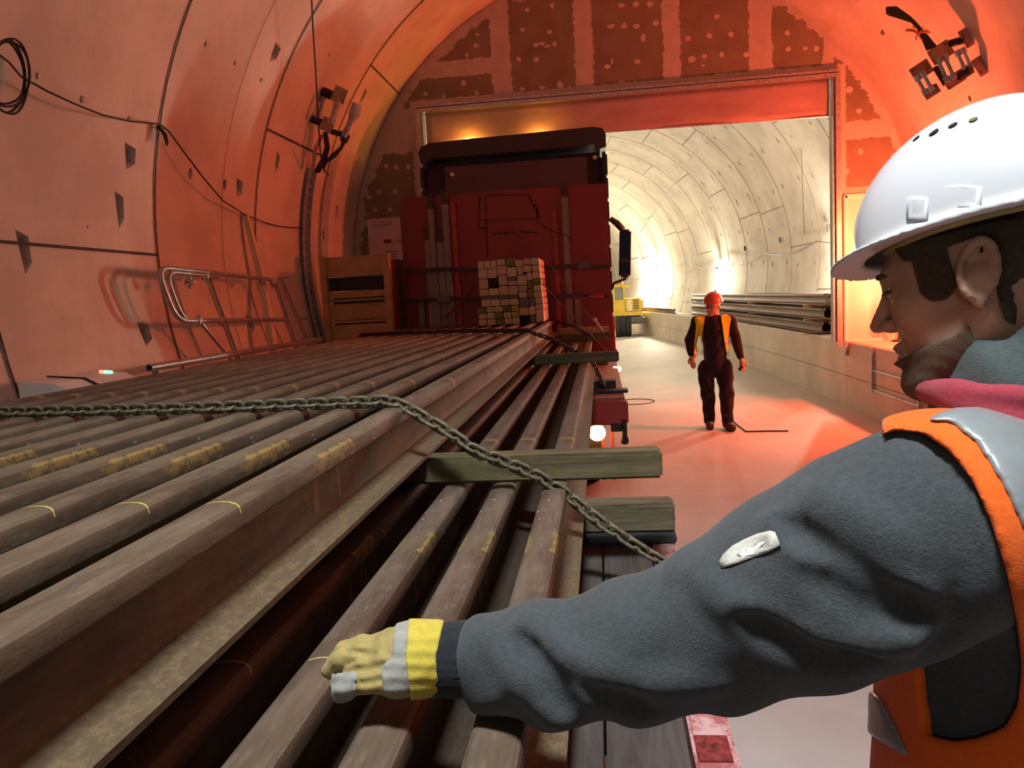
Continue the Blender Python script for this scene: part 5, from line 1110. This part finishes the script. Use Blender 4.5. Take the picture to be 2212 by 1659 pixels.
lo,hi=bbox([TR1,TR2,pd(2040,1090,.815),pd(2230,930,.95)],.20)
vest=sdf_obj('safety_vest',vest_f,lo,hi,.0046,M_ORANGE,man,MO,2)
PANEL=[(1990,912),(2022,893),(2060,880),(2115,876),(2212,905),(2420,960),(2420,1500),(2290,1420),(2250,1280),(2212,1150),(2160,1040),(2105,955),(2050,912)]
STRIP=[(1815,1482),(1866,1478),(1902,1505),(1932,1560),(1968,1640),(1930,1622),(1880,1588),(1815,1574)]
def strip_f(poly):
    def g(X,Y,Z):
        t=tv(X,Y,Z); px,py,d=pix(X,Y,Z); t=t-.004*np.clip((py-1550)/100,0,1)
        p=poly_sd(px,py,poly)*d/F; return smx(np.maximum(np.maximum(t-.020,-(t-.002)),d-1.08),p,.008)
    return g
for n_,P_ in (('reflective_panel',PANEL),('reflective_strip',STRIP)): sdf_obj(n_,strip_f(P_),lo,hi,.0042,M_REFL,vest,MO,3)
# white round badge on the sleeve
def march(fn,px,py,d0=.6,d1=1.2,st=.002):
    ds=np.arange(d0,d1,st); P=np.array([pd(px,py,d) for d in ds]); v=fn(P[:,0],P[:,1],P[:,2]); i=np.argmax(v<0)
    return P[i]-CF*.0035 if v[i]<0 else None
PB=[(1557,1226),(1553,1212),(1562,1196),(1582,1178),(1608,1164),(1636,1152),(1662,1145),(1672,1148),(1684,1176),(1660,1190),(1630,1201),(1595,1214)]
def decal(name,poly,mat,parent,fn,st=7,lift=0):
    P=np.array(poly,float); c=P.mean(0); rings=[1,.66,.33]; b=MB(); vs=[]
    for r_ in rings:
        for p in P:
            q=c+(p-c)*r_; h=march(fn,*q); 
            if h is None: h=pd(q[0],q[1],.9)
            vs.append(Vector(h-CF*lift))
    h=march(fn,*c); vs.append(Vector((h if h is not None else pd(c[0],c[1],.9))-CF*lift)); n=len(P); fs=[]
    for k in range(2): fs+=[(k*n+i,k*n+(i+1)%n,(k+1)*n+(i+1)%n,(k+1)*n+i) for i in range(n)]
    fs+=[(2*n+i,2*n+(i+1)%n,3*n) for i in range(n)]; b.add(vs,fs,True); o=b.build(name,mat,parent,sharp=80); m=o.modifiers.new('t','SOLIDIFY'); m.thickness=.0015; m.offset=1; return o
bd=decal('sleeve_badge',PB,fabric('badge_cloth',(.60,.58,.50),.08,90),jk,jacket_f)
decal('badge_figure',[(1590,1196),(1602,1190),(1612,1178),(1622,1180),(1640,1166),(1650,1170),(1634,1184),(1628,1196),(1610,1200),(1600,1206)],simple('badge_white',(.85,.85,.84),.6),jk,jacket_f,lift=.0016)
# cuff and glove
def gp(x,y,d=1.045): return pd(x,y,d)
def cuff_f(X,Y,Z):
    f=cap(X,Y,Z,gp(955,1424),gp(1040,1424,1.04),.049,.052); px,py,d=pix(X,Y,Z); return f+.0008*np.sin(py*.9)
lo,hi=bbox([gp(955,1424),gp(1040,1424)],.07); sdf_obj('knit_cuff',cuff_f,lo,hi,.0028,M_RIB,jk,MO,0)
FG=[('pinky',[(838,1468,1.010,.017),(790,1472,1.012,.0155),(750,1484,1.028,.0145),(736,1493,1.034,.0130)]),
    ('ring',[(838,1446,1.022,.017),(788,1448,1.024,.0155),(752,1462,1.034,.0140),(733,1478,1.046,.0125)]),
    ('middle',[(836,1418,1.040,.017),(782,1412,1.042,.0155),(738,1424,1.050,.0140),(713,1448,1.058,.0120)]),
    ('index',[(840,1398,1.062,.017),(785,1395,1.066,.0150),(745,1405,1.072,.0135),(722,1432,1.080,.0120)]),
    ('thumb',[(895,1400,1.085,.018),(845,1382,1.105,.0165),(800,1392,1.115,.0135)])]
def glove_f(X,Y,Z):
    f=sm(cap(X,Y,Z,gp(945,1420,1.045),gp(895,1422,1.042),.045,.043),cap(X,Y,Z,gp(895,1422,1.042),gp(845,1432,1.036),.043,.030),.02)
    f=sm(f,cap(X,Y,Z,gp(850,1465,1.015),gp(850,1405,1.055),.021,.021),.03)
    g=None
    for n_,P in FG:
        c=chain_(X,Y,Z,[(pd(x,y,d),r) for x,y,d,r in P],.004); g=c if g is None else np.minimum(g,c)
    f=sm(f,g,.007)
    for P,r in GG: f=smx(f,-chain_(X,Y,Z,[(p,r) for p in P],.002),.005)
    px,py,d=pix(X,Y,Z); return f+.0005*np.sin(px*.11+np.sin(py*.06)*2)*np.sin(py*.07)
GG=[]; _G=[]
for P,r in (([(728,1452),(745,1450),(765,1448),(785,1446),(805,1444),(828,1438)],.0050),([(742,1404),(762,1408),(785,1410),(808,1412)],.0032),([(770,1476),(800,1474),(822,1470)],.003)):
    q=[march(glove_f,x,y,.9,1.2,.001) for x,y in P]; _G.append(([v+CF*.0035 for v in q if v is not None],r))
GG+=_G
lo,hi=bbox([gp(700,1460,1.07),gp(960,1420),gp(720,1500,1.02),gp(850,1380,1.12)],.055)
gl=sdf_obj('work_glove',glove_f,lo,hi,.0026,M_GLOVE,man,MO,1)
def shell_on(fn,poly,o,i=0.0):
    def g(X,Y,Z):
        px,py,d=pix(X,Y,Z); p=poly_sd(px,py,poly)*d/F; t=fn(X,Y,Z); return np.maximum(np.maximum(t-o-.0008*np.sin(py*.22),-(t+.005)),p)
    return g
sdf_obj('glove_cuff',shell_on(glove_f,[(884,1320),(962,1330),(942,1420),(952,1520),(888,1520),(876,1420)],.0042),lo,hi,.0026,M_GCUFF,gl,MO)
sdf_obj('knuckle_patch',shell_on(glove_f,[(868,1320),(886,1335),(878,1420),(886,1500),(830,1500),(822,1440),(846,1420),(850,1360)],.0026),lo,hi,.0026,M_GW,gl,MO)
sdf_obj('fingertip_patch',shell_on(glove_f,[(716,1455),(772,1448),(768,1520),(716,1520)],.0022),lo,hi,.0026,M_GW,gl,MO)
for x0,y0,x1,y1 in SLOTS: decal('accessory_slot',[(x0,y0),((x0+x1)/2,y0-3),(x1,y0),(x1,y1),(x0,y1)],M_HELM,helm,helm_f,lift=-.0022)
# trousers and boots
def legs_f(X,Y,Z):
    f=cap(X,Y,Z,(TR2[0],TR2[1],1.05),(TR2[0],TR2[1],.95),.155,.15)
    for k,dy in ((0,-.10),(1,.12)): f=sm(f,chain_(X,Y,Z,[((TR2[0]-.02,TR2[1]+dy*.7,.90),.095),((TR2[0]-.03,TR2[1]+dy,.5),.072),((TR2[0]+.0,TR2[1]+dy,.10),.058)],.03),.03)
    return f
lo,hi=bbox([TR2,(TR2[0],TR2[1],.08)],.24); sdf_obj('work_trousers',legs_f,lo,hi,.012,M_ORANGE,man,MO)
for dy in (-.10,.12):
    def boot_f(X,Y,Z): 
        f=sm(cap(X,Y,Z,(TR2[0]+.02,TR2[1]+dy,.055),(TR2[0]-.17,TR2[1]+dy+.07,.045),.05,.045),cap(X,Y,Z,(TR2[0],TR2[1]+dy,.05),(TR2[0],TR2[1]+dy,.16),.055,.06),.02); return np.maximum(f,.004-Z)
    lo,hi=bbox([(TR2[0]-.2,TR2[1]+dy,0),(TR2[0]+.05,TR2[1]+dy+.1,.2)],.08); sdf_obj('boot',boot_f,lo,hi,.01,M_RUBBER,man,MO)
# ================================================================ worker in the background
wk=thing('person','person in red brown helmet and open yellow vest walking on the tunnel floor','person',(1.37,9.72,0)); WO=(1.37,9.72,0)
YW=9.74
def w(px,py,dy=0.): return np.array(aty(px,py,YW+dy))
HC=w(1540,662)
wf=np.array([-.62,-.78,-.06]); wf/=np.linalg.norm(wf); wl=np.array([.78,-.62,0.]); wu=np.cross(wf,wl); wu=wu if wu[2]>0 else -wu; RW=[wf,wl,wu]
def WH(f,l,u): return HC+wf*f+wl*l+wu*u
def whead(X,Y,Z):
    f=ell(X,Y,Z,WH(-.005,0,.03),(.098,.078,.105),RW); f=sm(f,ell(X,Y,Z,WH(.035,0,-.04),(.058,.058,.078),RW),.03); f=sm(f,ell(X,Y,Z,WH(.075,0,-.098),(.02,.025,.018),RW),.02)
    f=sm(f,cap(X,Y,Z,WH(.09,0,.0),WH(.112,0,-.035),.008,.012),.01)
    for s in (-1,1): f=smx(f,-ell(X,Y,Z,WH(.098,s*.033,-.003),(.014,.018,.012),RW),.008); f=sm(f,ell(X,Y,Z,WH(-.01,s*.082,-.015),(.018,.010,.032),RW),.006)
    f=sm(f,ell(X,Y,Z,WH(.09,0,-.068),(.012,.024,.010),RW),.006); return f
SL,SR=w(1506,695),w(1578,694); EL,ER=w(1490,735,-.02),w(1591,738,-.02); WLh,WRh=w(1494,768,-.10),w(1601,774,-.12)
def hand(X,Y,Z,wr,dirn,side):
    dirn=np.array(dirn)/np.linalg.norm(dirn); sd=np.array(side)/np.linalg.norm(side); pc=wr+dirn*.055
    f=ell(X,Y,Z,pc,(.030,.034,.048)); tips=(.085,.095,.09,.072)
    for i,t in enumerate(tips): o_=sd*(-.027+.018*i); f=sm(f,chain_(X,Y,Z,[(pc+o_+dirn*.03,.0098),(pc+o_+dirn*(.03+t*.5),.009),(pc+o_*.8+dirn*(.03+t*.8)+np.array([0,-.0,-.0])+np.cross(dirn,sd)*-.018,.0085)],.003),.004)
    f=sm(f,chain_(X,Y,Z,[(pc-sd*.028-dirn*.02,.012),(pc-sd*.05+dirn*.015,.0105),(pc-sd*.05+dirn*.045,.009)],.004),.008); return f
def wbody(X,Y,Z):
    f=sm(whead(X,Y,Z),cap(X,Y,Z,WH(-.02,0,-.06),w(1542,692),.055,.065),.02)
    f=sm(f,cap(X,Y,Z,w(1543,705),w(1545,770),.12,.11),.05); f=sm(f,cap(X,Y,Z,SL,SR,.05),.04)
    f=sm(f,chain_(X,Y,Z,[(SL,.045),(EL,.038),(WLh,.028)],.02),.02); f=sm(f,chain_(X,Y,Z,[(SR,.045),(ER,.038),(WRh,.028)],.02),.02)
    f=sm(f,hand(X,Y,Z,WLh,(.10,-.2,-1),(1,-.3,0)),.012); f=sm(f,hand(X,Y,Z,WRh,(.05,-.25,-1),(-1,-.3,0)),.012); return f
lo,hi=bbox([w(1484,640),w(1608,812)],.12); sdf_obj('body',wbody,lo-np.array([0,.25,0]),hi+np.array([0,.1,0]),.0075,M_SKIN2,wk,WO,1)
def wn(X,Y,Z): return .006*np.sin(Z*26+X*14+2*np.sin(X*20))*np.sin(X*22-Z*9)
def wjack(X,Y,Z):
    f=cap(X,Y,Z,w(1543,708),w(1545,788),.150,.135); x=X-w(1543,0)[0]
    f=sm(f,cap(X,Y,Z,SL,SR,.072),.05); f=sm(f,chain_(X,Y,Z,[(SL,.068),(EL,.060),(WLh+(EL-WLh)*.12,.046)],.02),.03); f=sm(f,chain_(X,Y,Z,[(SR,.068),(ER,.060),(WRh+(ER-WRh)*.12,.046)],.02),.03)
    f=sm(f,cap(X,Y,Z,w(1541,690),w(1541,684),.075,.062),.02); f=f+wn(X,Y,Z); f=np.maximum(f,-cap(X,Y,Z,w(1540,688),w(1540,640),.052,.07)); return f
sdf_obj('work_jacket',wjack,lo-np.array([.05,.25,0]),hi+np.array([.05,.15,0]),.009,M_NAVY,wk,WO,1)
KL,KR=w(1529,853,-.05),w(1570,850,-.10); AL,AR=aty(1533,906,YW-.02),aty(1571,906,YW-.18)
def wtrou(X,Y,Z):
    f=cap(X,Y,Z,w(1532,792),w(1560,792),.115,.115); f=sm(f,chain_(X,Y,Z,[(w(1525,800),.105),(KL,.083),(AL,.070)],.03),.04); f=sm(f,chain_(X,Y,Z,[(w(1564,800),.108),(KR,.086),(AR,.072)],.03),.04)
    return np.maximum(f+wn(X,Y,Z)*1.2,Z-w(1540,778)[2]-.06)
lo2,hi2=bbox([w(1515,780),w(1585,780),AL,AR],.16); sdf_obj('work_trousers',wtrou,lo2-np.array([0,.12,0]),hi2,.010,M_NAVY,wk,WO,1)
for A_,tx in ((AL,-.02),(AR,.03)):
    def bt(X,Y,Z,A_=A_,tx=tx):
        a=np.array(A_); f=sm(cap(X,Y,Z,(a[0],a[1],.07),(a[0],a[1],.17),.055,.058),cap(X,Y,Z,(a[0],a[1]+.04,.05),(a[0]+tx,a[1]-.17,.045),.05,.048),.03); return np.maximum(f,.003-Z)
    lo3,hi3=bbox([A_],.14); lo3[2]=-.02; hi3[2]=.26; sdf_obj('boot',bt,lo3-np.array([.02,.12,0]),hi3,.008,simple('boot_brown',(.06,.04,.03),.7),wk,WO,1)
def whelm(X,Y,Z):
    c=WH(-.01,0,.055); x,y,z=X-c[0],Y-c[1],Z-c[2]; f,l,u=[x*a[0]+y*a[1]+z*a[2] for a in RW]
    def sh(o): return (np.sqrt((f/(.135-o))**2+(l/(.112-o))**2+(u/(.125-o))**2)-1)*.12
    s=np.maximum(np.maximum(sh(0)-.004*np.exp(-(l/.015)**2),-sh(.009)),-u-.005)
    rl=.010+.045*np.clip((f-.05)/.08,0,1); k=(np.sqrt((f/(.135+rl))**2+(l/(.112+rl*.7))**2)-1)*.12; k=np.maximum(k,-(np.sqrt((f/.122)**2+(l/.10)**2)-1)*.12)
    return sm(s,np.maximum(k,np.abs(u+.004)-.005),.01)
lo4,hi4=bbox([WH(.2,0,.2),WH(-.16,0,-.02),WH(0,.16,.0),WH(0,-.16,.0)],.01); sdf_obj('safety_helmet',whelm,lo4,hi4,.006,simple('red_brown_helmet',(.50,.10,.07),.25,0,.05),wk,WO,1)
def vp(poly,o=.022,i=.006,f0=YW+.05):
    def g(X,Y,Z):
        t=wjack(X,Y,Z); px,py,d=pix(X,Y,Z); p=poly_sd(px,py,poly)*d/F; return np.maximum(np.maximum(t-o,-(t-i)),p)
    return g
MYV=fabric('yellow_vest_fabric',(.66,.72,.03),.1,60)
LV=[(1500,686),(1512,681),(1523,682),(1518,720),(1516,750),(1515,781),(1498,779),(1500,740),(1503,705)]
RV=[(1556,681),(1568,678),(1580,686),(1576,705),(1574,735),(1580,757),(1583,770),(1577,778),(1568,758),(1563,730),(1560,705)]
vo=sdf_obj('safety_vest',vp(LV+[]),lo-np.array([.05,.25,0]),hi+np.array([.05,.15,0]),.008,MYV,wk,WO,1)
vo2=sdf_obj('safety_vest',vp(RV),lo-np.array([.05,.25,0]),hi+np.array([.05,.15,0]),.008,MYV,wk,WO,1)
RF2=simple('vest_reflective_band',(.62,.70,.78),.35,.1,.05)
for P_ in ([(1499,732),(1518,732),(1517,741),(1499,741)],[(1498,758),(1517,758),(1516,768),(1498,768)]): sdf_obj('reflective_band',vp(P_,.027,.018),lo-np.array([.05,.25,0]),hi+np.array([.05,.15,0]),.008,RF2,vo,WO,1)
for P_ in ([(1564,734),(1577,733),(1578,742),(1565,744)],[(1571,762),(1583,758),(1584,764),(1572,769)]): sdf_obj('reflective_band',vp(P_,.027,.018),lo-np.array([.05,.25,0]),hi+np.array([.05,.15,0]),.008,RF2,vo2,WO,1)
b=MB(); 
for s in (1,-1): b.tube([WH(.108-.004*abs(t),s*(.032+.02*math.cos(t)),.002+.016*math.sin(t)) for t in [2*PI*i/14 for i in range(14)]],.0022,5,closed=True)
b.tube([WH(.112,.012,.004),WH(.114,0,.007),WH(.112,-.012,.004)],.002,5); 
for s in (1,-1): b.tube([WH(.104,s*.053,.004),WH(.06,s*.08,.004),WH(-.01,s*.085,-.0)],.002,5)
b.build('spectacles',M_BLACK,wk)
q=WRh+np.array([.0,-.04,-.10]); b=MB(); b.tube([q,q+np.array([-.035,-.02,-.035])],.02,8); tag(b.build('dark_glove',M_RIB),'dark rolled glove held in the hand of the walking worker','glove')
q=w(1554,709,-.165); b=MB(); b.box(q,(.02,.004,.012)); b.build('chest_logo',simple('logo_red',(.6,.05,.05),.6),wk)
